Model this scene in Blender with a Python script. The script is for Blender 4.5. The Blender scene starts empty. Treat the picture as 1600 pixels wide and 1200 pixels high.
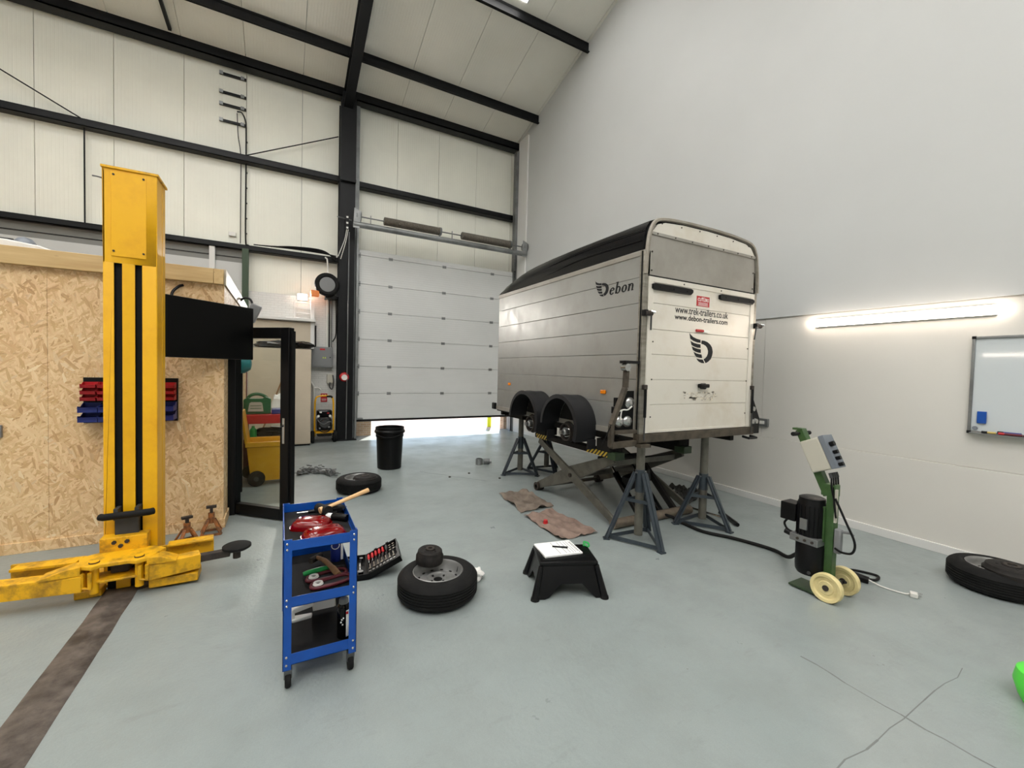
import bpy, bmesh, math, random
from mathutils import Vector, Matrix
random.seed(7)
SC = bpy.context.scene
COL = SC.collection

# ------------------------------------------------------------------ camera
_yaw, _pitch, _roll = 0.498076, -0.031745, 0.025324
_fw = Vector((math.sin(_yaw)*math.cos(_pitch), math.cos(_yaw)*math.cos(_pitch), math.sin(_pitch)))
_r0 = Vector((math.cos(_yaw), -math.sin(_yaw), 0)); _u0 = _r0.cross(_fw)
_r = _r0*math.cos(_roll) + _u0*math.sin(_roll); _u = -_r0*math.sin(_roll) + _u0*math.cos(_roll)
cam = bpy.data.cameras.new('camera'); camo = bpy.data.objects.new('camera', cam); COL.objects.link(camo)
cam.sensor_width = 36; cam.lens = 14.9366; cam.clip_start = 0.05; cam.clip_end = 200
camo.matrix_world = Matrix(((_r.x, _u.x, -_fw.x, 0), (_r.y, _u.y, -_fw.y, 0), (_r.z, _u.z, -_fw.z, 1.6), (0, 0, 0, 1)))
SC.camera = camo

# ------------------------------------------------------------------ world, sun, exposure
SC.view_settings.view_transform = 'Standard'; SC.view_settings.look = 'None'
SC.view_settings.exposure = 0.22; SC.view_settings.gamma = 1.0
SC.view_settings.use_curve_mapping = False
w = bpy.data.worlds.new('sky'); SC.world = w; w.use_nodes = True
_bg = w.node_tree.nodes['Background']
_sky = w.node_tree.nodes.new('ShaderNodeTexSky'); _sky.sky_type = 'HOSEK_WILKIE'
_sky.sun_direction = (0.35, 0.65, 0.67); _sky.turbidity = 3.5
w.node_tree.links.new(_sky.outputs[0], _bg.inputs[0]); _bg.inputs[1].default_value = 8.0
_sun = bpy.data.lights.new('sun', 'SUN'); _sun.energy = 9.0; _sun.angle = 0.01; _sun.color = (1, .95, .88)
_so = bpy.data.objects.new('sun', _sun); COL.objects.link(_so)
_so.rotation_euler = Vector((0.35, 0.65, 0.67)).to_track_quat('Z', 'Y').to_euler()

def area(name, loc, sx, sy, power, color=(1, .975, .94), rot=(0, 0, 0)):
    l = bpy.data.lights.new(name, 'AREA'); l.shape = 'RECTANGLE'; l.size = sx; l.size_y = sy
    l.energy = power; l.color = color
    o = bpy.data.objects.new(name, l); o.location = loc; o.rotation_euler = rot; COL.objects.link(o); return o
def roof_z(y): return 7.53 + .264*(9.815 - y) if y > .5 else 7.53 + .264*(9.815 - (1.0 - y))
ROOFLIGHT = 8.6       # brightness of the translucent roof panels
ROOFLIGHTS = [(2.90, 5.3, 6.92), (-.65, 1.6, 6.92), (-2.65, 1.6, 6.92), (-5.10, 1.6, 6.92), (2.90, -5.9, -.6), (.36, -5.9, -.6), (-1.64, -5.9, -.6), (-3.64, -5.9, -.6), (-5.10, -5.9, -.6)]  # first one is in view; the rest are added to brighten the room

# ------------------------------------------------------------------ helpers
def lin(c):
    return tuple(((v/255)/12.92 if v/255 <= .04045 else ((v/255 + .055)/1.055)**2.4) for v in c[:3]) + (1.0,)

class G:
    """collects verts and faces; build() links them as one mesh object"""
    def __init__(s): s.v = []; s.f = []
    def add(s, vs, fs):
        n = len(s.v); s.v += [Vector(p) for p in vs]; s.f += [[i + n for i in f] for f in fs]; return s
    def box(s, x0, y0, z0, x1, y1, z1):
        vs = [(x0,y0,z0),(x1,y0,z0),(x1,y1,z0),(x0,y1,z0),(x0,y0,z1),(x1,y0,z1),(x1,y1,z1),(x0,y1,z1)]
        return s.add(vs, [(0,3,2,1),(4,5,6,7),(0,1,5,4),(1,2,6,5),(2,3,7,6),(3,0,4,7)])
    def cbox(s, c, d, M=None):
        g = G().box(-d[0]/2, -d[1]/2, -d[2]/2, d[0]/2, d[1]/2, d[2]/2)
        M = M or Matrix.Identity(3)
        return s.add([M @ v + Vector(c) for v in g.v], g.f)
    def bar(s, p0, p1, wd, ht, up=(0,0,1)):
        p0 = Vector(p0); p1 = Vector(p1); d = (p1 - p0); L = d.length; d.normalize()
        side = d.cross(Vector(up))
        if side.length < 1e-4: side = d.cross(Vector((1,0,0)))
        side.normalize(); u = side.cross(d)
        vs = []
        for t in (p0, p1):
            for a, b in ((-1,-1),(1,-1),(1,1),(-1,1)): vs.append(t + side*a*wd/2 + u*b*ht/2)
        return s.add(vs, [(0,1,2,3),(7,6,5,4),(0,4,5,1),(1,5,6,2),(2,6,7,3),(3,7,4,0)])
    def cyl(s, p0, p1, r0, r1=None, n=16):
        r1 = r0 if r1 is None else r1
        p0 = Vector(p0); p1 = Vector(p1); d = (p1 - p0).normalized()
        a = d.orthogonal().normalized(); b = d.cross(a); vs = []
        for p, r in ((p0, r0), (p1, r1)):
            for i in range(n):
                t = 2*math.pi*i/n; vs.append(p + a*math.cos(t)*r + b*math.sin(t)*r)
        fs = [(i, (i+1) % n, n + (i+1) % n, n + i) for i in range(n)] + [tuple(range(n-1, -1, -1)), tuple(range(n, 2*n))]
        return s.add(vs, fs)
    def tube(s, pts, r, n=8, closed=False, flat=1.0):
        pts = [Vector(p) for p in pts]; m = len(pts); rs = r if isinstance(r, (list, tuple)) else [r]*m
        vs = []; prev = None
        for i, p in enumerate(pts):
            q = pts[(i+1) % m] if (closed or i < m-1) else p
            o = pts[(i-1) % m] if (closed or i > 0) else p
            d = (q - o).normalized()
            if prev is None: a = d.orthogonal().normalized()
            else:
                a = prev - d*prev.dot(d)
                a = a.normalized() if a.length > 1e-6 else d.orthogonal().normalized()
            prev = a; b = d.cross(a)
            for k in range(n):
                t = 2*math.pi*k/n; vs.append(p + a*math.cos(t)*rs[i] + b*math.sin(t)*rs[i]*flat)
        fs = []
        for i in range(m if closed else m-1):
            for k in range(n):
                j = (i+1) % m; fs.append((i*n+k, i*n+(k+1) % n, j*n+(k+1) % n, j*n+k))
        if not closed: fs += [tuple(range(n-1, -1, -1)), tuple((m-1)*n+k for k in range(n))]
        return s.add(vs, fs)
    def lathe(s, prof, c=(0,0,0), axis=(0,0,1), n=32, ref=None):
        """prof: (radius, height) pairs; open at the ends unless radius 0"""
        c = Vector(c); d = Vector(axis).normalized(); a = d.orthogonal().normalized(); b = d.cross(a)
        vs = []; fs = []
        for r, h in prof:
            for k in range(n):
                t = 2*math.pi*k/n; vs.append(c + d*h + (a*math.cos(t) + b*math.sin(t))*max(r, 1e-5))
        for i in range(len(prof)-1):
            for k in range(n): fs.append((i*n+k, i*n+(k+1) % n, (i+1)*n+(k+1) % n, (i+1)*n+k))
        return s.add(vs, fs)
    def prism(s, poly, f0, f1):
        """poly: 2D points; f0, f1: functions (a,b)->3D for the two caps"""
        n = len(poly); vs = [f0(a, b) for a, b in poly] + [f1(a, b) for a, b in poly]
        fs = [tuple(range(n-1, -1, -1)), tuple(range(n, 2*n))] + [(i, (i+1) % n, n+(i+1) % n, n+i) for i in range(n)]
        return s.add(vs, fs)
    def pxz(s, poly, y0, y1): return s.prism(poly, lambda a, b: (a, y0, b), lambda a, b: (a, y1, b))
    def pyz(s, poly, x0, x1): return s.prism(poly, lambda a, b: (x0, a, b), lambda a, b: (x1, a, b))
    def pxy(s, poly, z0, z1): return s.prism(poly, lambda a, b: (a, b, z0), lambda a, b: (a, b, z1))
    def ball(s, c, r, n=16, m=10, sc=(1,1,1)):
        prof = []; c = Vector(c); vs = []; fs = []
        for i in range(m+1):
            ph = math.pi*i/m
            for k in range(n):
                t = 2*math.pi*k/n
                vs.append(c + Vector((math.sin(ph)*math.cos(t)*r*sc[0], math.sin(ph)*math.sin(t)*r*sc[1], math.cos(ph)*r*sc[2])))
        for i in range(m):
            for k in range(n): fs.append((i*n+k, (i+1)*n+k, (i+1)*n+(k+1) % n, i*n+(k+1) % n))
        return s.add(vs, fs)
    def xf(s, M):
        s.v = [M @ v for v in s.v]; return s
    def join(s, o): return s.add(o.v, o.f)
    def mesh(s, name, mat, bevel=0, off=Vector((0,0,0)), seg=2, smooth=True):
        me = bpy.data.meshes.new(name)
        me.from_pydata([v - off for v in s.v], [], s.f)
        bm = bmesh.new(); bm.from_mesh(me)
        bmesh.ops.remove_doubles(bm, verts=bm.verts, dist=2e-5)
        bmesh.ops.recalc_face_normals(bm, faces=bm.faces)
        if bevel:
            es = [e for e in bm.edges if len(e.link_faces) == 2 and e.calc_face_angle(0) > .5]
            bmesh.ops.bevel(bm, geom=es, offset=bevel, segments=seg, affect='EDGES', profile=.5, clamp_overlap=True)
        bm.to_mesh(me); bm.free()
        if smooth:
            for p in me.polygons: p.use_smooth = True
            me.set_sharp_from_angle(angle=math.radians(20 if bevel else 38))
        me.materials.append(mat)
        return me
    def build(s, name, mat, parent=None, bevel=0, **k):
        off = OFF.get(parent, Vector((0,0,0)))
        me = s.mesh(name, mat, bevel, off, **k)
        o = bpy.data.objects.new(name, me); COL.objects.link(o)
        if parent is not None: o.parent = parent; OFF[o] = off
        return o

OFF = {}
def tag(o, label, cat, group=None):
    o['label'] = label; o['category'] = cat
    if group: o['group'] = group
    return o
def thing(name, label, cat, loc=(0,0,0), rotz=0, group=None, local=False, rot=None):
    """an Empty at the thing's base; parts are written in world space unless local"""
    o = bpy.data.objects.new(name, None); COL.objects.link(o); o.empty_display_size = .1
    o.location = loc; o.rotation_euler = rot or (0, 0, rotz)
    tag(o, label, cat, group)
    OFF[o] = Vector((0,0,0)) if local else Vector(loc)
    return o
def solo(g, name, mat, label, cat, loc=None, group=None, bevel=0, **k):
    """a thing that is one mesh, origin at its base"""
    if loc is None:
        xs = [v.x for v in g.v]; ys = [v.y for v in g.v]; zs = [v.z for v in g.v]
        loc = ((min(xs)+max(xs))/2, (min(ys)+max(ys))/2, min(zs))
    me = g.mesh(name, mat, bevel, Vector(loc), **k)
    o = bpy.data.objects.new(name, me); COL.objects.link(o); o.location = loc
    return tag(o, label, cat, group)
def struct(o): o['kind'] = 'structure'; return o
def dup(root, loc=None, rotz=None, label=None, group=None):
    r = root.copy(); COL.objects.link(r)
    if loc is not None: r.location = loc
    if rotz is not None: r.rotation_euler = (0, 0, rotz)
    if label: r['label'] = label
    if group: r['group'] = group
    for ch in list(root.children):
        c = ch.copy(); COL.objects.link(c); c.parent = r
        for g in ch.children:
            d = g.copy(); COL.objects.link(d); d.parent = c
    return r
def clone(o, loc):
    c = o.copy(); COL.objects.link(c); c.location = loc; return c
def text_geo(body, size, shear=0, bold=0, space=1.0):
    cu = bpy.data.curves.new('lettering', 'FONT'); cu.body = body; cu.size = size; cu.shear = shear
    cu.offset = bold; cu.extrude = .0006; cu.resolution_u = 3; cu.space_character = space
    ob = bpy.data.objects.new('lettering', cu); COL.objects.link(ob)
    dg = bpy.context.evaluated_depsgraph_get()
    me = bpy.data.meshes.new_from_object(ob.evaluated_get(dg))
    g = G().add([v.co.copy() for v in me.vertices], [list(p.vertices) for p in me.polygons])
    bpy.data.objects.remove(ob); bpy.data.curves.remove(cu); bpy.data.meshes.remove(me)
    return g
def fit_text(body, origin, ux, uz, width, height, shear=0, bold=0):
    """lettering laid on a plane: origin lower left, ux along the line, uz up"""
    g = text_geo(body, 1.0, shear, bold)
    x0 = min(v.x for v in g.v); x1 = max(v.x for v in g.v); y0 = min(v.y for v in g.v); y1 = max(v.y for v in g.v)
    ux = Vector(ux); uz = Vector(uz); n = ux.cross(uz); o = Vector(origin)
    g.v = [o + ux*((v.x-x0)/(x1-x0)*width) + uz*((v.y-y0)/(y1-y0)*height) + n*v.z for v in g.v]
    return g
def curve(pts, n=6):
    """catmull-rom through the points"""
    P = [Vector(p) for p in pts]; P = [P[0]*2 - P[1]] + P + [P[-1]*2 - P[-2]]; out = []
    for i in range(1, len(P)-2):
        for k in range(n):
            t = k/n
            out.append(.5*((2*P[i]) + (P[i+1]-P[i-1])*t + (2*P[i-1]-5*P[i]+4*P[i+1]-P[i+2])*t*t + (3*P[i]-P[i-1]-3*P[i+1]+P[i+2])*t**3))
    return out + [P[-2]]
def rot(ax, deg): return Matrix.Rotation(math.radians(deg), 3, ax)

# ------------------------------------------------------------------ materials
def nodes(name):
    m = bpy.data.materials.new(name); m.use_nodes = True
    nt = m.node_tree; return m, nt, nt.nodes['Principled BSDF']
def N(nt, t, **k):
    n = nt.nodes.new('ShaderNode' + t)
    for a, b in k.items():
        if a.startswith('i_'): n.inputs[a[2:].replace('_', ' ')].default_value = b
        else: setattr(n, a, b)
    return n
def ramp(nt, src, stops):
    r = N(nt, 'ValToRGB'); nt.links.new(src, r.inputs[0]); e = r.color_ramp.elements
    while len(e) < len(stops): e.new(.5)
    for el, (p, c) in zip(e, stops): el.position = p; el.color = c if len(c) == 4 else lin(c)
    return r
def gr(v): return (v, v, v, 1)
def mixc(nt, fac, a, b, mode='MIX'):
    m = N(nt, 'Mix', data_type='RGBA', blend_type=mode)
    for s, i in ((fac, 0), (a, 6), (b, 7)):
        if isinstance(s, (int, float)): m.inputs[i].default_value = s
        elif isinstance(s, tuple): m.inputs[i].default_value = s
        else: nt.links.new(s, m.inputs[i])
    return m.outputs[2]
def bump(nt, bs, h, strength=.2, dist=.01):
    b = N(nt, 'Bump'); b.inputs['Strength'].default_value = strength; b.inputs['Distance'].default_value = dist
    nt.links.new(h, b.inputs['Height']); nt.links.new(b.outputs[0], bs.inputs['Normal'])
def coord(nt, scale=(1,1,1), rot_=(0,0,0), which='Object'):
    tc = N(nt, 'TexCoord'); mp = N(nt, 'Mapping'); nt.links.new(tc.outputs[which], mp.inputs[0])
    mp.inputs['Scale'].default_value = scale; mp.inputs['Rotation'].default_value = rot_
    return mp.outputs[0]
def noise(nt, vec, scale, detail=4, rough=.55):
    n = N(nt, 'TexNoise'); n.inputs['Scale'].default_value = scale; n.inputs['Detail'].default_value = detail
    n.inputs['Roughness'].default_value = rough; nt.links.new(vec, n.inputs['Vector']); return n.outputs['Fac']
def paint(name, c, rough=.5, metal=0.0, c2=None, nscale=6, lo=.35, hi=.7, bmp=0, bscale=60, coat=0):
    """plain surface; c2 shows in noise patches as wear or dirt"""
    m, nt, b = nodes(name)
    b.inputs['Base Color'].default_value = lin(c); b.inputs['Roughness'].default_value = rough; b.inputs['Metallic'].default_value = metal
    if max(c) < 45: b.inputs['Specular IOR Level'].default_value = .22
    if coat: b.inputs['Coat Weight'].default_value = coat; b.inputs['Coat Roughness'].default_value = .1
    if c2 or bmp:
        v = coord(nt)
        if c2:
            r = ramp(nt, noise(nt, v, nscale, 6, .65), [(lo, c), (hi, c2)]); nt.links.new(r.outputs[0], b.inputs['Base Color'])
        if bmp: bump(nt, b, noise(nt, v, bscale, 4), bmp, .004)
    return m
def glow(name, c, s):
    m, nt, b = nodes(name); b.inputs['Base Color'].default_value = lin((235,235,235))
    b.inputs['Emission Color'].default_value = lin(c); b.inputs['Emission Strength'].default_value = s; return m

def m_floor():
    m, nt, b = nodes('painted_concrete'); v = coord(nt)
    big = noise(nt, v, .35, 5, .6); med = noise(nt, v, 2.2, 7, .65); fine = noise(nt, v, 160, 2)
    base = ramp(nt, big, [(.3, (134,144,143)), (.7, (148,155,153))]).outputs[0]
    dirt = ramp(nt, med, [(.42, gr(0)), (.85, gr(.75))]).outputs[0]
    col = mixc(nt, dirt, base, lin((124,130,128)))
    vs = coord(nt, (1.0, 3.2, 1), (0, 0, .5)); sm = noise(nt, vs, 3.0, 8, .72)
    smr = ramp(nt, sm, [(.58, gr(0)), (.80, gr(.5))]).outputs[0]
    col = mixc(nt, smr, col, lin((112,116,114)))
    sp = N(nt, 'TexVoronoi'); sp.inputs['Scale'].default_value = 7.0; nt.links.new(v, sp.inputs['Vector'])
    spr = ramp(nt, sp.outputs['Distance'], [(.03, gr(.9)), (.05, gr(0))]).outputs[0]
    gate = ramp(nt, noise(nt, v, 1.1, 3), [(.52, gr(0)), (.62, gr(1))]).outputs[0]
    col = mixc(nt, mixc(nt, 1.0, spr, gate, 'MULTIPLY'), col, lin((92,92,90)))
    for cx, cy, sx, sy, a, k, c in ((2.02,3.42,.26,.05,.1,.75,(70,72,71)), (1.05,2.49,.13,.09,.4,.4,(104,108,107)), (3.3,2.35,.5,.18,.5,.35,(108,112,110)), (2.6,4.6,1.0,.5,.9,.4,(118,121,118)), (-.2,3.6,.5,.3,.2,.25,(118,124,124)), (3.9,4.5,1.0,.9,.3,.4,(120,122,118))):
        sv = N(nt, 'VectorMath', operation='SUBTRACT'); nt.links.new(v, sv.inputs[0]); sv.inputs[1].default_value = (cx, cy, 0)
        mp_ = N(nt, 'Mapping'); nt.links.new(sv.outputs[0], mp_.inputs[0]); mp_.inputs['Rotation'].default_value = (0, 0, a); mp_.inputs['Scale'].default_value = (1/sx, 1/sy, 0)
        ln = N(nt, 'VectorMath', operation='LENGTH'); nt.links.new(mp_.outputs[0], ln.inputs[0])
        ad = N(nt, 'Math', operation='MULTIPLY_ADD'); nt.links.new(noise(nt, v, 16, 6, .7), ad.inputs[0]); ad.inputs[1].default_value = 1.6; nt.links.new(ln.outputs['Value'], ad.inputs[2])
        mk = ramp(nt, ad.outputs[0], [(.85, gr(k)), (1.35, gr(0))]).outputs[0]; mk_ = ramp(nt, ad.outputs[0], [(.55, gr(k)), (1.0, gr(0))]).outputs[0]
        col = mixc(nt, mk_, col, lin(c))
    nt.links.new(mixc(nt, .08, col, N_grey(nt, fine), 'OVERLAY'), b.inputs['Base Color'])
    rr = ramp(nt, med, [(.30, gr(.27)), (.75, gr(.44))]); nt.links.new(rr.outputs[0], b.inputs['Roughness'])
    b.inputs['Specular IOR Level'].default_value = .5
    hb = N(nt, 'Math', operation='ADD'); nt.links.new(noise(nt, v, 5, 6, .6), hb.inputs[0]); nt.links.new(noise(nt, v, 40, 2), hb.inputs[1])
    bump(nt, b, hb.outputs[0], .32, .004)
    return m
def N_grey(nt, fac): return ramp(nt, fac, [(.2, gr(.2)), (.8, gr(.8))]).outputs[0]

def m_osb():
    m, nt, b = nodes('strand_board')
    layers = []
    for k, (a, sc) in enumerate(((.1, 1.0), (1.25, 1.15), (2.35, .85), (.65, 1.2), (1.8, .95))):
        tc = N(nt, 'TexCoord'); mp0 = N(nt, 'Mapping'); nt.links.new(tc.outputs['Object'], mp0.inputs[0])
        mp0.inputs['Rotation'].default_value = (0, a, 0); mp0.inputs['Location'].default_value = (3.1*k, 1.7*k, 2.3*k)
        wv = N(nt, 'TexNoise'); wv.inputs['Scale'].default_value = 3.0; nt.links.new(mp0.outputs[0], wv.inputs['Vector'])
        add = N(nt, 'MixRGB', blend_type='ADD'); add.inputs[0].default_value = .06
        nt.links.new(mp0.outputs[0], add.inputs[1]); nt.links.new(wv.outputs['Color'], add.inputs[2])
        mp = N(nt, 'Mapping'); nt.links.new(add.outputs[0], mp.inputs[0]); mp.inputs['Scale'].default_value = (12*sc, 12*sc, 56*sc)
        vo = N(nt, 'TexVoronoi'); vo.inputs['Scale'].default_value = 1.0; nt.links.new(mp.outputs[0], vo.inputs['Vector'])
        sp = N(nt, 'SeparateColor'); nt.links.new(vo.outputs['Color'], sp.inputs[0])
        gr_ = N(nt, 'Mapping'); nt.links.new(mp0.outputs[0], gr_.inputs[0]); gr_.inputs['Scale'].default_value = (12, 12, 190)
        g2 = N(nt, 'TexNoise'); g2.inputs['Scale'].default_value = 1.0; nt.links.new(gr_.outputs[0], g2.inputs['Vector'])
        c = ramp(nt, sp.outputs[0], [(0, (204,167,117)), (.3, (224,192,146)), (.55, (233,204,160)), (.8, (214,177,129)), (.95, (192,152,106)), (1.0, (238,217,178))]).outputs[0]
        c = mixc(nt, .35, c, N_grey(nt, g2.outputs['Fac']), 'OVERLAY')
        layers.append((c, sp.outputs[1], vo.outputs['Distance']))
    col = layers[0][0]; h = layers[0][1]
    for th, (c, s, d) in zip((.5, .66, .74, .79), layers[1:]):
        k = ramp(nt, s, [(th-.015, gr(0)), (th+.02, gr(1))]).outputs[0]; col = mixc(nt, k, col, c); h = mixc(nt, k, h, s)
    tone = ramp(nt, noise(nt, coord(nt), .9, 3), [(.3, gr(.42)), (.7, gr(.56))]).outputs[0]
    col = mixc(nt, .5, col, tone, 'OVERLAY')
    nt.links.new(col, b.inputs['Base Color']); b.inputs['Roughness'].default_value = .62
    bump(nt, b, h, .25, .003); return m

def m_wood(name, c, c2, axis='x', knots=True):
    m, nt, b = nodes(name); sc = {'x': (1.2, 14, 14), 'y': (14, 1.2, 14), 'z': (14, 14, 1.2)}[axis]
    v = coord(nt, sc); g1 = noise(nt, v, 1.6, 6, .6)
    col = ramp(nt, g1, [(.3, c), (.7, c2)]).outputs[0]
    if knots:
        vk = coord(nt, {'x': (6, 11, 11), 'y': (11, 6, 11), 'z': (11, 11, 6)}[axis])
        vo = N(nt, 'TexVoronoi'); vo.inputs['Scale'].default_value = .75; nt.links.new(vk, vo.inputs['Vector'])
        kk = ramp(nt, vo.outputs['Distance'], [(.07, gr(.8)), (.15, gr(0))]).outputs[0]
        col = mixc(nt, kk, col, lin((122,86,50)))
    nt.links.new(col, b.inputs['Base Color']); b.inputs['Roughness'].default_value = .65
    bump(nt, b, g1, .12, .003); return m

def m_ribbed(name, c, axis, pitch=.05):
    """sandwich panel with fine pressed ribs"""
    m, nt, b = nodes(name); v = coord(nt); sx = N(nt, 'SeparateXYZ'); nt.links.new(v, sx.inputs[0])
    mu = N(nt, 'Math', operation='MULTIPLY'); nt.links.new(sx.outputs[axis], mu.inputs[0]); mu.inputs[1].default_value = 2*math.pi/pitch
    si = N(nt, 'Math', operation='SINE'); nt.links.new(mu.outputs[0], si.inputs[0])
    rr = ramp(nt, si.outputs[0], [(.55, gr(0)), (.95, gr(1))])
    bump(nt, b, rr.outputs[0], .35, .004)
    cc = ramp(nt, noise(nt, v, 1.2, 4), [(.3, tuple(int(q*.97) for q in c)), (.7, c)]).outputs[0]
    nt.links.new(cc, b.inputs['Base Color']); b.inputs['Roughness'].default_value = .42; return m

def m_brick(name, c, cm, scale, rough=.6, bm_=.5, c2=None):
    m, nt, b = nodes(name); v = coord(nt, (1,1,1), (math.pi/2, 0, 0))
    t = N(nt, 'TexBrick'); nt.links.new(v, t.inputs['Vector']); t.inputs['Scale'].default_value = scale
    t.inputs['Color1'].default_value = lin(c); t.inputs['Color2'].default_value = lin(c2 or c); t.inputs['Mortar'].default_value = lin(cm)
    t.inputs['Brick Width'].default_value = .225; t.inputs['Row Height'].default_value = .075; t.inputs['Mortar Size'].default_value = .008
    t.inputs['Mortar Smooth'].default_value = .4
    nt.links.new(t.outputs['Color'], b.inputs['Base Color']); b.inputs['Roughness'].default_value = rough
    inv = N(nt, 'Math', operation='SUBTRACT'); inv.inputs[0].default_value = 1; nt.links.new(t.outputs['Fac'], inv.inputs[1])
    bump(nt, b, inv.outputs[0], bm_, .008); return m

def m_wall(name, c):
    m, nt, b = nodes(name); v = coord(nt)
    cc = ramp(nt, noise(nt, v, .7, 4), [(.3, tuple(int(q*.975) for q in c)), (.7, c)]).outputs[0]
    nt.links.new(cc, b.inputs['Base Color']); b.inputs['Roughness'].default_value = .55
    bump(nt, b, noise(nt, v, 22, 3), .06, .004); return m

def m_alu(name, c, rough=.38, metal=.55, dirt=(120,112,98), lo=.58, hi=.85, streak=None):
    m, nt, b = nodes(name); v = coord(nt); vv = coord(nt, streak) if streak else v
    col = ramp(nt, noise(nt, vv, 2.0, 6, .65), [(lo, c), (hi, dirt)]).outputs[0]
    nt.links.new(col, b.inputs['Base Color']); b.inputs['Metallic'].default_value = metal
    rr = ramp(nt, noise(nt, v, 9, 4), [(.3, gr(rough)), (.7, gr(rough+.12))]); nt.links.new(rr.outputs[0], b.inputs['Roughness'])
    return m

def m_stripes(name, c, c2, pitch):
    m, nt, b = nodes(name); v = coord(nt); sx = N(nt, 'SeparateXYZ'); nt.links.new(v, sx.inputs[0])
    a = N(nt, 'Math', operation='ADD'); nt.links.new(sx.outputs[1], a.inputs[0]); nt.links.new(sx.outputs[2], a.inputs[1])
    mu = N(nt, 'Math', operation='MULTIPLY'); nt.links.new(a.outputs[0], mu.inputs[0]); mu.inputs[1].default_value = 1/pitch
    fr = N(nt, 'Math', operation='FRACT'); nt.links.new(mu.outputs[0], fr.inputs[0])
    r = ramp(nt, fr.outputs[0], [(.5, c), (.51, c2)]); r.color_ramp.interpolation = 'CONSTANT'
    nt.links.new(r.outputs[0], b.inputs['Base Color']); b.inputs['Roughness'].default_value = .5; return m

def m_glass(name):
    m, nt, b = nodes(name); out = nt.nodes['Material Output']
    tr = N(nt, 'BsdfTransparent'); tr.inputs[0].default_value = (.93, .95, .93, 1)
    gl = N(nt, 'BsdfGlossy'); gl.inputs['Roughness'].default_value = .02
    lw = N(nt, 'LayerWeight'); lw.inputs[0].default_value = .5; pw = N(nt, 'Math', operation='POWER'); pw.inputs[1].default_value = 4.0
    nt.links.new(lw.outputs['Facing'], pw.inputs[0]); fr = N(nt, 'Math', operation='MULTIPLY_ADD'); nt.links.new(pw.outputs[0], fr.inputs[0]); fr.inputs[1].default_value = .6; fr.inputs[2].default_value = .03
    mx = N(nt, 'MixShader'); nt.links.new(fr.outputs[0], mx.inputs[0]); nt.links.new(tr.outputs[0], mx.inputs[1]); nt.links.new(gl.outputs[0], mx.inputs[2])
    nt.links.new(mx.outputs[0], out.inputs[0]); return m

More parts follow.
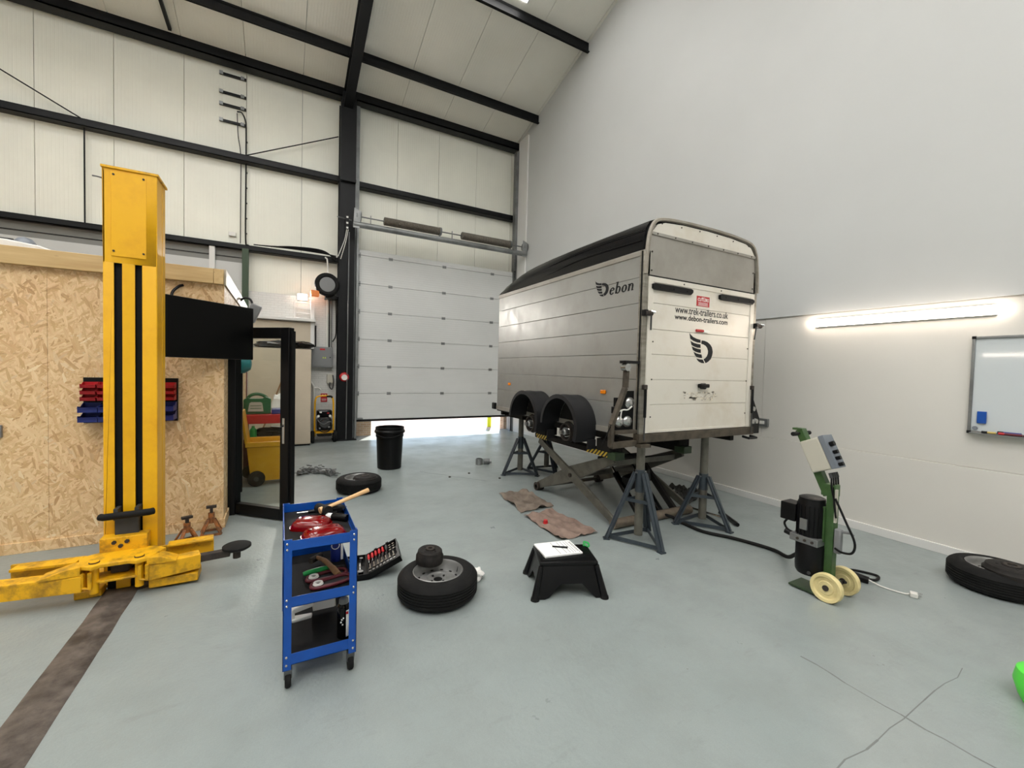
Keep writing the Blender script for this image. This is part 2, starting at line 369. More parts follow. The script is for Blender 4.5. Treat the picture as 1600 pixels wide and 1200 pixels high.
M = dict(
  floor=m_floor(), osb=m_osb(), glass=m_glass('clear_glass'),
  wall=m_wall('white_painted_wall', (196,197,195)), wall_low=m_wall('white_lining_board', (214,211,204)),
  white_trim=paint('white_trim', (214,213,210), .45),
  clad=m_ribbed('ribbed_cladding', (236,235,222), 0), roof=m_ribbed('ribbed_roof_sheet', (232,230,220), 0),
  brick_white=m_brick('white_painted_brick', (216,215,211), (204,203,199), 1.6),
  brick_tan=m_brick('tan_brick', (196,170,142), (205,196,182), 1.6, .8, .5, (180,150,122)),
  steel_black=paint('black_painted_steel', (13,14,16), .4, 0, (20,21,23), 3),
  flashing=paint('grey_flashing', (122,122,118), .5),
  galv=m_alu('galvanised_steel', (150,152,152), .4, .75, (105,106,106), .4, .75),
  zinc=m_alu('dull_zinc', (128,130,130), .42, .7, (90,90,90), .45, .75),
  spring=paint('spring_steel', (112,106,96), .5, .4, (84,78,70), 30, bmp=.6, bscale=180),
  door_white=m_ribbed('insulated_door_panel', (212,213,211), 2, .052),
  paving=m_brick('block_paving', (214,196,184), (196,182,172), .6, .85, .3, (205,184,172)),
  yellow=paint('worn_yellow_paint', (238,178,0), .45, 0, (224,160,0), 5, .45, .75, .05),
  yellow_dirty=paint('grimy_yellow_paint', (230,172,10), .5, 0, (112,82,30), 9, .46, .72, .15, 40),
  yellow_plastic=paint('yellow_plastic', (224,166,10), .4, 0, (208,148,8), 4),
  black=paint('matt_black', (11,11,11), .55), rubber=paint('black_rubber', (18,18,18), .72, 0, (28,27,26), 8, .4, .7, .1, 60),
  tread=paint('tyre_rubber', (16,16,16), .78, 0, (27,26,25), 14, .4, .75, .25, 90),
  black_gloss=paint('black_gloss', (8,8,9), .12), black_plastic=paint('black_plastic', (12,12,13), .36, bmp=.05, bscale=220),
  grey_dark=paint('dark_grey_plastic', (58,58,58), .55, 0, (46,46,46), 8), grey=paint('mid_grey', (120,121,122), .5),
  slate=paint('slate_grey_enamel', (56,64,71), .38, .1, (43,49,55), 9, .45, .75),
  grey_arm=paint('dusty_grey_steel', (102,100,91), .5, .2, (76,74,66), 7, .4, .75),
  iron=paint('rusty_iron', (66,58,52), .7, .35, (44,40,38), 18, .4, .7, .35, 70),
  drum=paint('brake_drum_iron', (44,41,39), .68, .2, (30,29,28), 22, .4, .7, .3, 90),
  rim=m_alu('silver_wheel_rim', (150,150,148), .38, .6, (92,88,82), .45, .7),
  chrome=paint('chrome', (205,205,205), .14, 1.0), steel=paint('bright_steel', (170,170,170), .3, .9),
  timber=m_wood('pine_timber', (206,178,128), (186,154,104)), timber_y=m_wood('pine_timber_side', (206,178,128), (186,154,104), 'y'),
  wood_handle=m_wood('pale_wood_handle', (214,176,128), (196,152,102), 'x', False), wood_old=m_wood('worn_wood_handle', (150,112,76), (120,88,58), 'x', False),
  blue=paint('blue_enamel', (10,80,170), .32, .05, (8,68,152), 4), blue_dark=paint('dark_blue_plastic', (24,40,116), .42), red_bin=paint('red_plastic', (176,16,28), .42),
  red=paint('red_paint', (178,24,30), .4), maroon=paint('maroon_rubber', (92,20,32), .5), green=paint('green_plastic', (22,92,54), .4),
  green_paint=paint('green_enamel', (62,94,48), .42, 0, (46,72,38), 8), green_dark=paint('dark_green_paint', (46,66,42), .5),
  green_bright=paint('bright_green_plastic', (30,150,70), .35), green_neon=paint('lime_green_plastic', (90,226,70), .4),
  orange=paint('orange_plastic', (226,130,62), .45), orange_old=paint('worn_orange_paint', (192,116,54), .55, .1, (96,72,54), 16, .38, .62),
  cream=paint('cream_laminate', (196,184,164), .5, 0, (188,176,156), 2), white_plastic=paint('white_plastic', (222,220,214), .35),
  white_cloth=paint('white_cloth', (226,224,220), .9, bmp=.3), paper=paint('white_paper', (238,238,236), .7), ink=paint('black_ink', (32,32,34), .7),
  alu_side=m_alu('brushed_aluminium_plank', (160,160,156), .34, .6, (142,140,134), .5, .9), alu_rear=m_alu('off_white_coated_plank', (216,211,200), .38, .15, (196,184,162), .5, .9),
  alu_post=m_alu('anodised_post', (150,146,136), .36, .6, (92,86,74), .42, .75, (1,1,6)), alu_panel=m_alu('dull_grey_panel', (164,160,152), .36, .5, (142,137,128), .4, .8),
  moulding=paint('grey_white_moulding', (156,150,138), .45, 0, (122,114,102), 5), chassis=paint('weathered_chassis', (92,84,72), .6, .4, (56,50,43), 8, .35, .7, .2, 50),
  roof_black=paint('glossy_black_shell', (15,15,17), .22, bmp=.02, bscale=8), mudguard=paint('black_mudguard', (30,30,32), .5), under=paint('dark_underside', (30,28,26), .8),
  amber=paint('amber_lens', (226,128,20), .2), red_lens=paint('red_lens', (112,1,4), .12), lens=paint('clear_lamp_lens', (176,176,174), .16, .85), joint=paint('joint_filler', (112,116,114), .6),
  stripe=m_stripes('hazard_stripes', (214,182,60), (26,24,20), .055),
  board=paint('whiteboard_surface', (200,206,208), .045), screen=paint('screen_glass', (2,2,2), .35),
  rag=paint('stained_brown_cloth', (142,122,110), .95, 0, (112,92,82), 7, .35, .7, .5, 60), rag2=paint('oily_grey_cloth', (128,116,104), .95, 0, (92,80,70), 6, .35, .7, .5, 60),
  rag_dark=paint('dark_oily_cloth', (62,62,60), .95, 0, (40,40,39), 7, .35, .7, .5, 60), plate=paint('scuffed_strip_plate', (112,104,98), .5, .25, (58,53,50), 7, .35, .65, .2, 40),
  ghost=paint('old_sticker_residue', (166,160,148), .7, 0, (226,216,198), 40, .45, .55),
  wheel_cream=paint('cream_nylon_wheel', (222,206,150), .45, 0, (186,166,112), 9, .5, .8), beige=paint('beige_enclosure', (186,182,168), .5), tan_steel=paint('tan_dirty_steel', (128,116,100), .55, .2, (92,80,68), 9), ochre=paint('ochre_plastic', (186,164,92), .45), panel_grey=paint('grey_control_face', (112,118,126), .4),
  teal=paint('teal_plastic', (30,130,136), .4), lamp_body=paint('white_lamp_body', (228,228,226), .4),
  rooflight=glow('translucent_rooflight', (255,253,250), ROOFLIGHT), led_wall=glow('warm_tube_diffuser', (255,238,222), 18.0), hi_vis=paint('high_vis_yellow', (206,228,40), .5),
)
# ================================================================== THE SETTING
XL, XR, YB, YF = -6.4, 5.44, 10.19, -8.0
f = G().box(XL-.2, YF-.2, -.15, XR+.2, 10.25, 0).build('floor', M['floor']); struct(f)
f['label'] = 'grey painted concrete workshop floor with scuffs and cracks'
# saw-cut joints and a hairline crack, sunk strips of dark filler
for a, b, wd in (((2.64,1.3),(2.60,.2),.010), ((2.60,.2),(2.6,-1.2),.010), ((1.6,.835),(3.35,.815),.008), ((3.6,5.3),(5.3,4.9),.006), ((1.9,6.4),(2.6,5.5),.005)):
    g = G(); n = 14; P = []
    for k in range(n+1):
        t = k/n; P.append((a[0]+(b[0]-a[0])*t + random.uniform(-.012,.012), a[1]+(b[1]-a[1])*t + random.uniform(-.012,.012), .0004))
    for p, q in zip(P, P[1:]): g.bar(p, q, wd*random.uniform(.4,1.2), .001)
    c = g.build('floor_crack', M['joint'], f)
# ---- outside yard
yard = struct(G().box(-6, 10.25, -.16, 14, 40, -.02).build('ground_outside', M['paving'])); yard['label'] = 'sunlit block paving outside the raised door'
for x0, x1 in ((-6.4, 1.86), (5.36, 9.0)):
    p = struct(G().box(x0, 10.28, -.05, x1, 10.5, 4.1).build('wall_outer', M['brick_tan'])); p['label'] = 'tan outer brickwork beside the door opening'
# ---- back wall: sandwich panels one metre wide
wb = struct(G().box(XL-.1, 10.25, 3.0, XR+.1, 10.29, 8.2).build('wall_back', M['flashing'])); wb['label'] = 'off-white ribbed cladding wall above the door'
edges = [-6.4] + [.355 + k for k in range(-6, 6)] + [XR]
for a, b in zip(edges, edges[1:]):
    z0 = 4.0 if a > 1.0 else (3.05 if a > -1.0 else 3.60)
    G().box(a+.004, YB, z0, b-.004, 10.25, 7.62).build('cladding_panel', M['clad'], wb)
G().box(XL, 10.12, 3.60, -.60, YB, 3.85).build('flashing_strip', M['flashing'], wb)
G().box(XL, 10.105, 3.70, -.60, 10.13, 3.712).build('flashing_seam', M['steel_black'], wb)
G().box(-.58, 10.14, 3.02, 1.1, YB, 3.06).build('flashing_strip', M['flashing'], wb)
lw = struct(G().box(XL, 10.05, 0, 1.4, 10.25, 3.06).build('wall_brick', M['brick_white'])); lw['label'] = 'white painted brick lower wall beside the black column'
lw2 = struct(G().box(XL, 10.08, 3.06, -.6, 10.25, 3.60).build('wall_upper_infill', M['wall'])); lw2['label'] = 'white painted infill wall above the wooden cabin'
# ---- right wall: tall plastered upper, lined lower
wr = struct(G().box(XR, YF, 0, XR+.2, 10.3, 10.2).build('wall_right', M['wall_low'])); wr['label'] = 'tall white party wall beside the trailer'
G().box(5.412, YF, 2.342, XR, 9.80, 10.2).build('plastered_upper', M['wall'], wr)
for a, b in ((-8, -.45), (-.447, 3.245), (3.249, 6.9), (6.904, 9.8)): G().box(5.432, a, .84, XR, b, 2.334).build('lining_board', M['wall_low'], wr)
G().box(5.42, YF, .08, XR, 9.8, .835).build('dado_lining', M['wall_low'], wr, bevel=.004)
bbd = struct(G().box(5.40, YF, 0, XR, 9.8, .083).build('baseboard_right', M['white_trim'], bevel=.004)); bbd['label'] = 'low white skirting along the right wall'
t1 = struct(G().box(5.375, 9.37, 0, 5.43, 9.80, 7.5).build('trim_1', M['white_trim'])); t1['label'] = 'white boxed corner strip beside the door track'
# ---- left and camera-side walls (out of view, close the room)
wl = struct(G().box(XL-.2, YF, 0, XL, 10.3, 10.2).build('wall_left', M['wall'])); wl['label'] = 'white workshop wall beyond the cabin'
wf = struct(G().box(XL, YF-.2, 0, XR, YF, 10.2).build('wall_front', M['wall'])); wf['label'] = 'white workshop wall behind the camera'
# ---- roof panels, pitched with the ridge across the room
ce = struct(G().box(XL, .45, roof_z(.5)+.05, XR, .55, roof_z(.5)+.1).build('ceiling', M['roof'])); ce['label'] = 'pitched off-white ribbed roof lining'
for a, b in zip(edges, edges[1:]):
    for y0, y1 in ((10.25, .5), (.5, YF)):
        za, zb = roof_z(y0), roof_z(y1)
        g = G().add([(a+.004,y0,za),(b-.004,y0,za),(b-.004,y1,zb),(a+.004,y1,zb),(a+.004,y0,za+.08),(b-.004,y0,za+.08),(b-.004,y1,zb+.08),(a+.004,y1,zb+.08)],
                    [(0,1,2,3),(4,7,6,5),(0,4,5,1),(1,5,6,2),(2,6,7,3),(3,7,4,0)])
        g.build('roof_panel', M['roof'], ce)
g = G()
for y0, y1 in ((10.3, .5), (.5, YF)):
    za, zb = roof_z(y0)+.085, roof_z(y1)+.085
    g.add([(XL,y0,za),(XR,y0,za),(XR,y1,zb),(XL,y1,zb),(XL,y0,za+.02),(XR,y0,za+.02),(XR,y1,zb+.02),(XL,y1,zb+.02)], [(0,1,2,3),(4,7,6,5),(0,4,5,1),(1,5,6,2),(2,6,7,3),(3,7,4,0)])
g.build('roof_deck', M['flashing'], ce)

# ================================================================== STEELWORK
def ibeam(g, p0, p1, wd, ht, up, t=.018):
    p0, p1, up = Vector(p0), Vector(p1), Vector(up).normalized()
    g.bar(p0 + up*(ht/2-t/2), p1 + up*(ht/2-t/2), wd, t, up); g.bar(p0 - up*(ht/2-t/2), p1 - up*(ht/2-t/2), wd, t, up)
    g.bar(p0, p1, t, ht - 2*t, up); return g
t = thing('steel_column', 'black steel stanchion between the brick corner and the white roller door', 'column', (1.21, 9.9, 0))
g = G().box(1.06, 9.75, 0, 1.37, 9.775, 7.2).box(1.06, 10.02, 0, 1.37, 10.045, 7.2).box(1.2, 9.775, 0, 1.225, 10.02, 7.2)
g.build('shaft', M['steel_black'], t)
G().pxz([(1.06,5.55),(1.37,5.55),(1.37,7.35),(1.10,7.35),(1.06,7.05)], 9.70, 9.75).build('haunch_plate', M['steel_black'], t)
G().box(1.06, 9.66, 5.50, 1.37, 9.75, 5.56).build('stiffener', M['steel_black'], t)
G().box(.98, 9.68, 0, 1.45, 10.04, .02).build('base_plate', M['steel_black'], t)
g = ibeam(G(), (1.2, 9.85, 7.16), (1.2, .5, roof_z(.5)-.38), .18, .34, (0, .255, .967))
solo(g, 'roof_rafter', M['steel_black'], 'black steel rafter rising from the column top under the roof', 'beam')
RL = [('upper', 5.576, 5.70, -6.4, 1.06), ('low', 3.85, 3.95, -6.4, 1.06), ('door', 5.56, 5.68, 1.42, 5.41)]
lab = {'upper': 'long black wall rail running into the column, above the wooden cabin', 'low': 'lower black wall rail carrying cables just above the cabin roof', 'door': 'black wall rail high above the roller door'}
for n, z0, z1, xa, xb in RL: 
    y0 = 10.0
    g = G().box(xa, y0, z0, xb, y0+.012, z1).box(xa, y0, z1-.012, xb, YB, z1).box(xa, y0, z0, xb, YB, z0+.012)
    solo(g, 'cladding_rail', M['steel_black'], lab[n], 'beam', group='black wall rails')
g = G().box(XL, 9.88, 7.34, 5.41, 9.90, 7.56).box(XL, 9.88, 7.54, 5.41, 10.12, 7.56).box(XL, 9.88, 7.34, 5.41, 10.12, 7.36)
solo(g, 'eaves_beam', M['steel_black'], 'deep black eaves beam where wall meets roof', 'beam')
for k, y in enumerate((8.95, 7.08, 5.2, 3.3)):
    zr = roof_z(y) - .005
    g = G().box(XL, y-.012, zr-.20, 5.41, y+.012, zr).box(XL, y-.05, zr-.20, 5.41, y+.012, zr-.185).box(XL, y-.012, zr-.05, 5.41, y+.05, zr-.035)
    solo(g, 'roof_purlin', M['steel_black'], ['black roof purlin nearest the eaves', 'black roof purlin in front of the white light fitting', 'black roof purlin above the top of the view', 'black roof purlin over the camera'][k], 'beam', group='black roof purlins')
solo(G().bar((-1.78, 9.78, 7.5), (-1.82, 8.97, roof_z(8.97)-.1), .05, .05), 'sag_bar', M['steel_black'], 'short black tie bar between eaves beam and first purlin', 'beam')
# bracing rods and droppers on the wall
for a, b, l in (((-6.3,10.06,7.4),(-3.04,10.06,5.72),'thin black bracing rod slanting down to the wall rail at far left'), ((-.63,10.06,5.72),(1.05,10.06,6.55),'thin black bracing rod slanting up into the column')):
    solo(G().cyl(a, b, .011, n=8), 'bracing_rod', M['steel_black'], l, 'rod')
solo(G().cyl((-3.0,10.08,5.58),(-3.0,10.08,3.95), .012, n=8), 'drop_rod', M['steel_black'], 'thin vertical black rod between the two wall rails', 'rod')

# ================================================================== SECTIONAL DOOR
d1 = struct(G().box(1.45, 9.955, .45, 5.40, 9.965, 4.15).build('door_1', M['flashing'])); d1['label'] = 'white insulated sectional door raised a little off the floor'
zj = [.42, 1.004, 1.61, 2.21, 2.818, 3.427, 4.05, 4.175]
for a, b in zip(zj, zj[1:]):
    G().box(1.44, 9.90, a+.003, 5.405, 9.955, b-.003).build('door_panel', M['door_white'], d1, bevel=.004)
hm = None
for z in zj[1:-1]:
    for x in (2.17, 3.445, 4.73):
        if hm is None:
            hm = G().box(-.045,-.012,-.03,.045,0,.03).cyl((-.03,-.012,0),(.03,-.012,0),.008,n=8).mesh('hinge', M['galv'])
        h = bpy.data.objects.new('hinge', hm); COL.objects.link(h); h.parent = d1; h.location = (x, 9.90, z)
    for x in (1.475, 5.37):
        h = bpy.data.objects.new('roller_bracket', hm); COL.objects.link(h); h.parent = d1; h.location = (x, 9.90, z); h.scale = (.9, 2.5, 1.6)
for x in (1.442, 5.352): G().box(x, 9.885, .42, x+.05, 9.90, 4.16).build('end_stile', M['galv'], d1)
G().box(1.42, 9.89, .375, 5.41, 9.965, .42).build('bottom_seal', M['rubber'], d1, bevel=.006)
G().box(1.45, 9.84, .43, 1.60, 9.90, .46).build('bottom_bracket', M['galv'], d1)
for x, s, l in ((1.425, 1, 'galvanised vertical door track against the black column'), (5.36, -1, 'galvanised vertical door track in the white wall corner')):
    t = thing('door_track', l, 'door track', (x, 9.85, 0), group='door tracks')
    g = G().box(x-.045, 9.83, 0, x-.04, 9.93, 7.25).box(x-.045, 9.925, 0, x+.05, 9.93, 7.25); g.build('angle', M['zinc'], t)
    g = G().box(x-.012, 9.78, 0, x-.007, 9.83, 4.6).box(x-.012, 9.78, 0, x+.03, 9.785, 4.6); g.build('channel', M['galv'], t)
    if s < 0: G().box(5.30, 9.80, 4.2, 5.41, 9.93, 7.25).build('track_stiffener', M['zinc'], t)
# spring shaft
t = thing('door_spring_shaft', 'galvanised shaft with two long springs across the top of the roller door', 'door mechanism', (3.4, 9.35, 4.4))
G().cyl((1.28, 9.32, 4.52), (5.37, 9.32, 4.52), .06, n=20).build('support_tube', M['galv'], t)
G().cyl((1.33, 9.36, 4.70), (5.37, 9.36, 4.70), .013, n=10).build('shaft', M['zinc'], t)
for a, b in ((1.90, 3.12), (3.66, 4.92)):
    prof = []; n = 46
    for k in range(n+1):
        prof += [(.078, (b-a)*k/n), (.088, (b-a)*(k+.5)/n)] if k < n else [(.078, b-a)]
    prof = [(0, 0)] + prof + [(0, b-a)]
    sp = G().lathe(prof, (a, 9.36, 4.70), (1,0,0), 18).build('spring', M['spring'], t)
    G().cyl((b, 9.36, 4.70), (b+.04, 9.36, 4.70), .092, n=16).build('winding_cone', M['zinc'], sp)
    G().box(b+.0, 9.31, 4.55, b+.012, 9.40, 4.66).build('spring_foot', M['galv'], sp)
for x in (1.33, 5.30):
    G().lathe([(0,0),(.09,0),(.09,.02),(.055,.03),(.055,.07),(.11,.09),(.11,.1),(0,.1)], (x, 9.36, 4.70), (1,0,0), 20).build('cable_drum', M['zinc'], t)
    G().pxz([(x-.06,4.44),(x+.06,4.44),(x+.1,4.78),(x-.04,4.84)], 9.28, 9.29).build('end_bracket', M['galv'], t)
for x in (1.62, 3.42): G().box(x, 9.345, 4.56, x+.012, 9.375, 4.76).build('shaft_bearing', M['galv'], t)
G().cyl((1.30, 9.75, 4.72), (1.0, 9.60, 4.70), .012, n=8).build('stub_shaft', M['steel'], t)
# hanging door cord boxes
t = thing('cable_terminal', 'small black terminal block with white cables on the column', 'cable block', (1.20, 9.69, 4.4))
G().box(1.17, 9.64, 4.46, 1.23, 9.70, 4.78).build('block', M['black_plastic'], t, bevel=.005)
for z in (4.5, 4.6, 4.72): G().box(1.18, 9.63, z, 1.22, 9.64, z+.035).build('connector', M['white_plastic'], t)
G().tube(curve([(1.19,9.635,4.48),(1.15,9.64,4.25),(1.03,9.66,3.9)]), .007, 6).build('cable', M['white_plastic'], t)
G().tube(curve([(1.22,9.635,4.48),(1.17,9.63,4.2),(1.08,9.66,3.85)]), .007, 6).build('cable', M['white_plastic'], t)
solo(G().cyl((1.235,9.70,0),(1.25,9.70,4.45),.011,n=8), 'pull_cord', M['zinc'], 'long grey hand chain hanging down the front of the black column', 'cord')
t = thing('alarm_sounder', 'round red alarm sounder with white centre on the black column', 'alarm', (1.19, 9.75, 1.28))
G().lathe([(0,.06),(.05,.06),(.085,.04),(.10,.0)], (1.19,9.745,1.37), (0,-1,0), 28).build('body', M['red'], t)
G().lathe([(0,.066),(.06,.064),(.06,.05)], (1.19,9.745,1.36), (0,-1,0), 24).build('label_disc', M['white_plastic'], t)
# bollard outside
solo(G().cyl((5.22,10.9,-.02),(5.22,10.9,.9),.06,n=16), 'bollard', M['hi_vis'], 'fluorescent yellow post outside under the raised door', 'bollard')
# ================================================================== WALL FIXTURES
# translucent rooflight panels let into the slopes; the unseen ones are added for light
RLL = ['bright translucent rooflight high above the trailer', 'added unseen rooflight above the lift post', 'added unseen rooflight above the cabin wall', 'added unseen rooflight above the cabin end', 'added rooflight behind the camera nearest the right wall', 'added rooflight behind the camera, second from the right wall', 'added rooflight behind the camera, third from the right wall', 'added rooflight behind the camera, fourth from the right wall', 'added rooflight behind the camera, farthest from the right wall']
for (x, ya, yb), l in zip(ROOFLIGHTS, RLL):
    t = thing('rooflight', l, 'rooflight', (x+.5, (ya+yb)/2, roof_z((ya+yb)/2)-.03), group='translucent rooflights')
    za, zb = roof_z(ya), roof_z(yb)
    def slab(x0, x1, d0, d1): return G().add([(x0,ya,za-d0),(x1,ya,za-d0),(x1,yb,zb-d0),(x0,yb,zb-d0),(x0,ya,za-d1),(x1,ya,za-d1),(x1,yb,zb-d1),(x0,yb,zb-d1)], [(0,1,2,3),(4,7,6,5),(0,4,5,1),(1,5,6,2),(2,6,7,3),(3,7,4,0)])
    slab(x, x+.97, .004, .016).build('panel', M['rooflight'], t)
    for xx in (x-.03, x+.97): slab(xx, xx+.03, .003, .022).build('edge_trim', M['white_trim'], t)
# wall strip lights
def strip(name, label, y0, y1, x, s, z, power):
    t = thing(name, label, 'light', (x, (y0+y1)/2, z-.06), group='wall strip lights')
    G().box(min(x, x+s*.03), y0+.03, z-.045, max(x, x+s*.03), y1-.03, z+.045).build('backplate', M['lamp_body'], t, bevel=.006)
    g = G()
    n = 14; prof = []
    for k in range(n+1):
        a = -math.pi/2 + math.pi*k/n; prof.append((math.sin(a)*.042, math.cos(a)*.042))
    g.prism(prof, lambda a, b: (x+s*(.025+b), y0, z+a), lambda a, b: (x+s*(.025+b), y1, z+a))
    g.build('diffuser', M['led_wall'], t, bevel=.012)
    return t
strip('strip_light', 'glowing white strip light on the wall above the whiteboard', 1.21, 2.71, 5.432, -1, 2.23, 0)
strip('strip_light', 'white strip light on the far wall, out of view', 2.5, 4.18, XL, 1, 2.36, 0)
# whiteboard with its pens
t = thing('whiteboard', 'aluminium framed whiteboard at the right edge', 'whiteboard', (5.43, .76, 1.15))
G().box(5.415, .16, 1.17, 5.425, 1.37, 1.99).build('board', M['board'], t)
for a in ((5.40,.14,1.985,5.43,1.38,2.005),(5.40,.14,1.15,5.43,1.38,1.17),(5.40,1.362,1.15,5.43,1.382,2.005),(5.40,.14,1.15,5.43,.16,2.005)): G().box(*a).build('frame_rail', M['galv'], t, bevel=.003)
for y in (.14, 1.357):
    for z in (1.145, 1.982): G().box(5.396, y, z, 5.432, y+.028, z+.026).build('corner_cap', M['black_plastic'], t, bevel=.004)
G().box(5.36, .35, 1.150, 5.40, 1.36, 1.157).build('pen_tray', M['galv'], t)
solo(G().box(5.395,1.268,1.24,5.415,1.325,1.345), 'board_eraser', M['blue'], 'blue magnetic eraser low on the whiteboard', 'eraser', bevel=.004)
pens = [((1.345,1.30),(1.26,1.18),'ink','dark marker lying at the end of the whiteboard tray'),]
def marker(y0, y1, x, z, body, cap, label):
    t = thing('marker_pen', label, 'marker', (x, (y0+y1)/2, z-.009), group='markers in the whiteboard tray')
    s = 1 if y1 > y0 else -1
    G().cyl((x, y0, z), (x, y1, z), .0095, n=10).build('barrel', M[body], t)
    G().cyl((x, y1, z), (x, y1+s*.035, z), .0105, n=10).build('cap', M[cap], t)
marker(1.20, 1.25, 5.375, 1.168, 'ochre', 'ink', 'yellow marker with a dark cap in the whiteboard tray')
marker(1.05, 1.15, 5.372, 1.168, 'maroon', 'red', 'dark red marker in front in the whiteboard tray')
marker(1.06, 1.16, 5.390, 1.176, 'blue_dark', 'ink', 'dark blue marker behind the red one in the tray')
marker(.93, 1.01, 5.375, 1.168, 'white_plastic', 'maroon', 'white marker with a dark red cap in the tray')
marker(.80, .88, 5.385, 1.168, 'white_plastic', 'blue_dark', 'white marker with a blue cap nearest the view edge')
solo(G().cyl((5.40,1.335,1.195),(5.41,1.335,1.195),.017,n=16), 'board_magnet', M['panel_grey'], 'round grey magnet in the lower whiteboard corner', 'magnet')
t = thing('wall_socket', 'small metal double socket on the wall behind the trailer', 'socket', (5.42, 3.22, .97))
G().box(5.395, 3.15, .97, 5.432, 3.29, 1.07).build('back_box', M['galv'], t, bevel=.004); G().box(5.39, 3.19, 1.0, 5.395, 3.25, 1.04).build('switch', M['white_plastic'], t)
# brackets, conduit and box on the cladding
bl = ['top steel bracket rail on the cladding', 'second steel bracket rail on the cladding from the top', 'third steel bracket rail on the cladding from the top', 'lowest steel bracket rail on the cladding, by the cable end']
for (z, l) in zip((7.22, 6.87, 6.64, 6.33), bl):
    t = thing('bracket_rail', l, 'bracket', (-.87, 10.17, z-.03), group='steel bracket rails on the cladding')
    G().box(-1.09, 10.14, z-.02, -.65, 10.185, z+.02).build('channel', M['steel_black'], t)
    for x in (-1.09, -.74): G().box(x, 10.12, z-.03, x+.06, 10.14, z+.03).build('end_tab', M['galv'], t)
t = thing('conduit_run', 'black cable run dropping down the cladding to the lower rail', 'conduit', (-.69, 10.15, 3.95))
G().tube(curve([(-.80,10.13,6.55),(-.72,10.13,6.55),(-.66,10.13,6.42),(-.645,10.13,6.2),(-.645,10.13,5.2),(-.645,10.13,4.1),(-.60,10.13,3.98),(-.45,10.05,3.93)]), .013, 8).build('conduit', M['black_plastic'], t)
G().tube(curve([(-.80,10.15,6.53),(-.78,10.15,6.1),(-.735,10.15,5.7),(-.735,10.15,4.8),(-.735,10.15,4.0)]), .008, 6).build('cable', M['grey_dark'], t)
for k in range(7): G().box(-.655, 10.12, 4.2+k*.3, -.62, 10.17, 4.215+k*.3).build('clip', M['grey_dark'], t)
solo(G().box(-.93,10.13,4.12,-.81,10.185,4.2), 'junction_box', M['white_plastic'], 'small white junction box on the cladding beside the cable run', 'box', bevel=.008)
solo(G().tube(curve([(-2.88,10.0,4.77),(-2.8,10.0,4.765),(-2.6,10.1,4.76)]),.012,6), 'wall_peg', M['zinc'], 'short grey peg sticking out beside the yellow lift post top', 'peg')
# cables on the lower rail
g = G()
for k in range(4): g.tube(curve([(-.5+.1*k,9.97-.01*k,3.97),(.2,9.96-.012*k,3.99+.012*k),(.75,9.96,3.985+.02*k),(1.02,9.9,3.95-.03*k)]), .011, 6)
solo(g, 'cable_bundle', M['black_plastic'], 'bundle of black cables lying on the lower wall rail', 'cables')
solo(G().box(-1.23,10.02,3.1,-1.14,10.08,3.9), 'white_post', M['white_trim'], 'short white post behind the cabin roof', 'post')
solo(G().box(-.69,9.92,2.4,-.58,10.02,3.86), 'green_post', M['green_dark'], 'dark green steel post behind the cabin corner', 'post')
# corner by the column
t = thing('bulkhead_light', 'small glowing bulkhead lamp on the white bricks behind the door', 'light', (.37, 10.05, 2.95))
G().box(.28, 10.0, 2.96, .48, 10.05, 3.10).build('base', M['lamp_body'], t, bevel=.01)
G().box(.29, 9.95, 2.97, .47, 10.0, 3.09).build('diffuser', M['led_wall'], t, bevel=.02)
area('bulkhead_lamp', (.37, 9.94, 3.03), .17, .11, 45, (1, .95, .9), (math.radians(-90), 0, 0))
t = thing('hose_reel', 'black hose reel with grey hub high beside the column', 'hose reel', (.86, 9.85, 3.0))
pts = [(.83+.19*math.cos(a), 9.70, 3.29+.19*math.sin(a)) for a in [2*math.pi*k/28 for k in range(28)]]
G().tube(pts, .055, 10, True).build('hose_coil', M['rubber'], t)
G().lathe([(0,.05),(.15,.04),(.16,0),(.16,-.05),(0,-.05)], (.83,9.70,3.29), (0,-1,0), 28).build('hub', M['grey'], t)
G().box(.80,9.74,3.02,1.04,10.04,3.10).build('wall_arm', M['black_plastic'], t); G().box(1.0,9.68,3.05,1.05,10.04,3.45).build('mount', M['black_plastic'], t)
G().box(.52,9.66,3.02,.68,9.76,3.15).build('hose_guide', M['orange'], t, bevel=.02)
t = thing('fuse_board', 'grey metal electrical cabinet on the white bricks', 'electrical box', (.76, 10.0, 1.55))
G().box(.55,9.90,1.56,.975,10.05,2.0).build('enclosure', M['grey'], t, bevel=.006); G().box(.575,9.89,1.585,.95,9.90,1.975).build('door', M['grey'], t, bevel=.004)
G().box(.72,9.887,1.93,.82,9.89,1.965).build('label_plate', M['red'], t); G().cyl((.92,9.885,1.78),(.92,9.89,1.78),.012,n=12).build('lock', M['black_plastic'], t)
G().pxz([(.77,1.76),(.80,1.76),(.785,1.79)],9.887,9.89).build('warning_mark', M['hi_vis'], t); G().pxz([(.81,1.76),(.84,1.76),(.825,1.79)],9.887,9.89).build('warning_mark', M['hi_vis'], t)
for k, (x, m_, ztop) in enumerate(((.86,'white_plastic',3.92),(.905,'black_plastic',3.5),(.95,'zinc',3.2),(.64,'black_plastic',2.45))):
    pts = [(x,9.96,2.0),(x,9.98,2.3),(x,9.98,ztop-.2),(x-(.05 if k==0 else 0),9.98,ztop)]
    solo(G().tube(curve(pts),.012 if k else .016,8), 'conduit', M[m_], ['white conduit rising from the electrical cabinet', 'thick black cable rising from the electrical cabinet', 'grey conduit rising beside the column', 'short black cable curving into the electrical cabinet'][k], 'conduit')
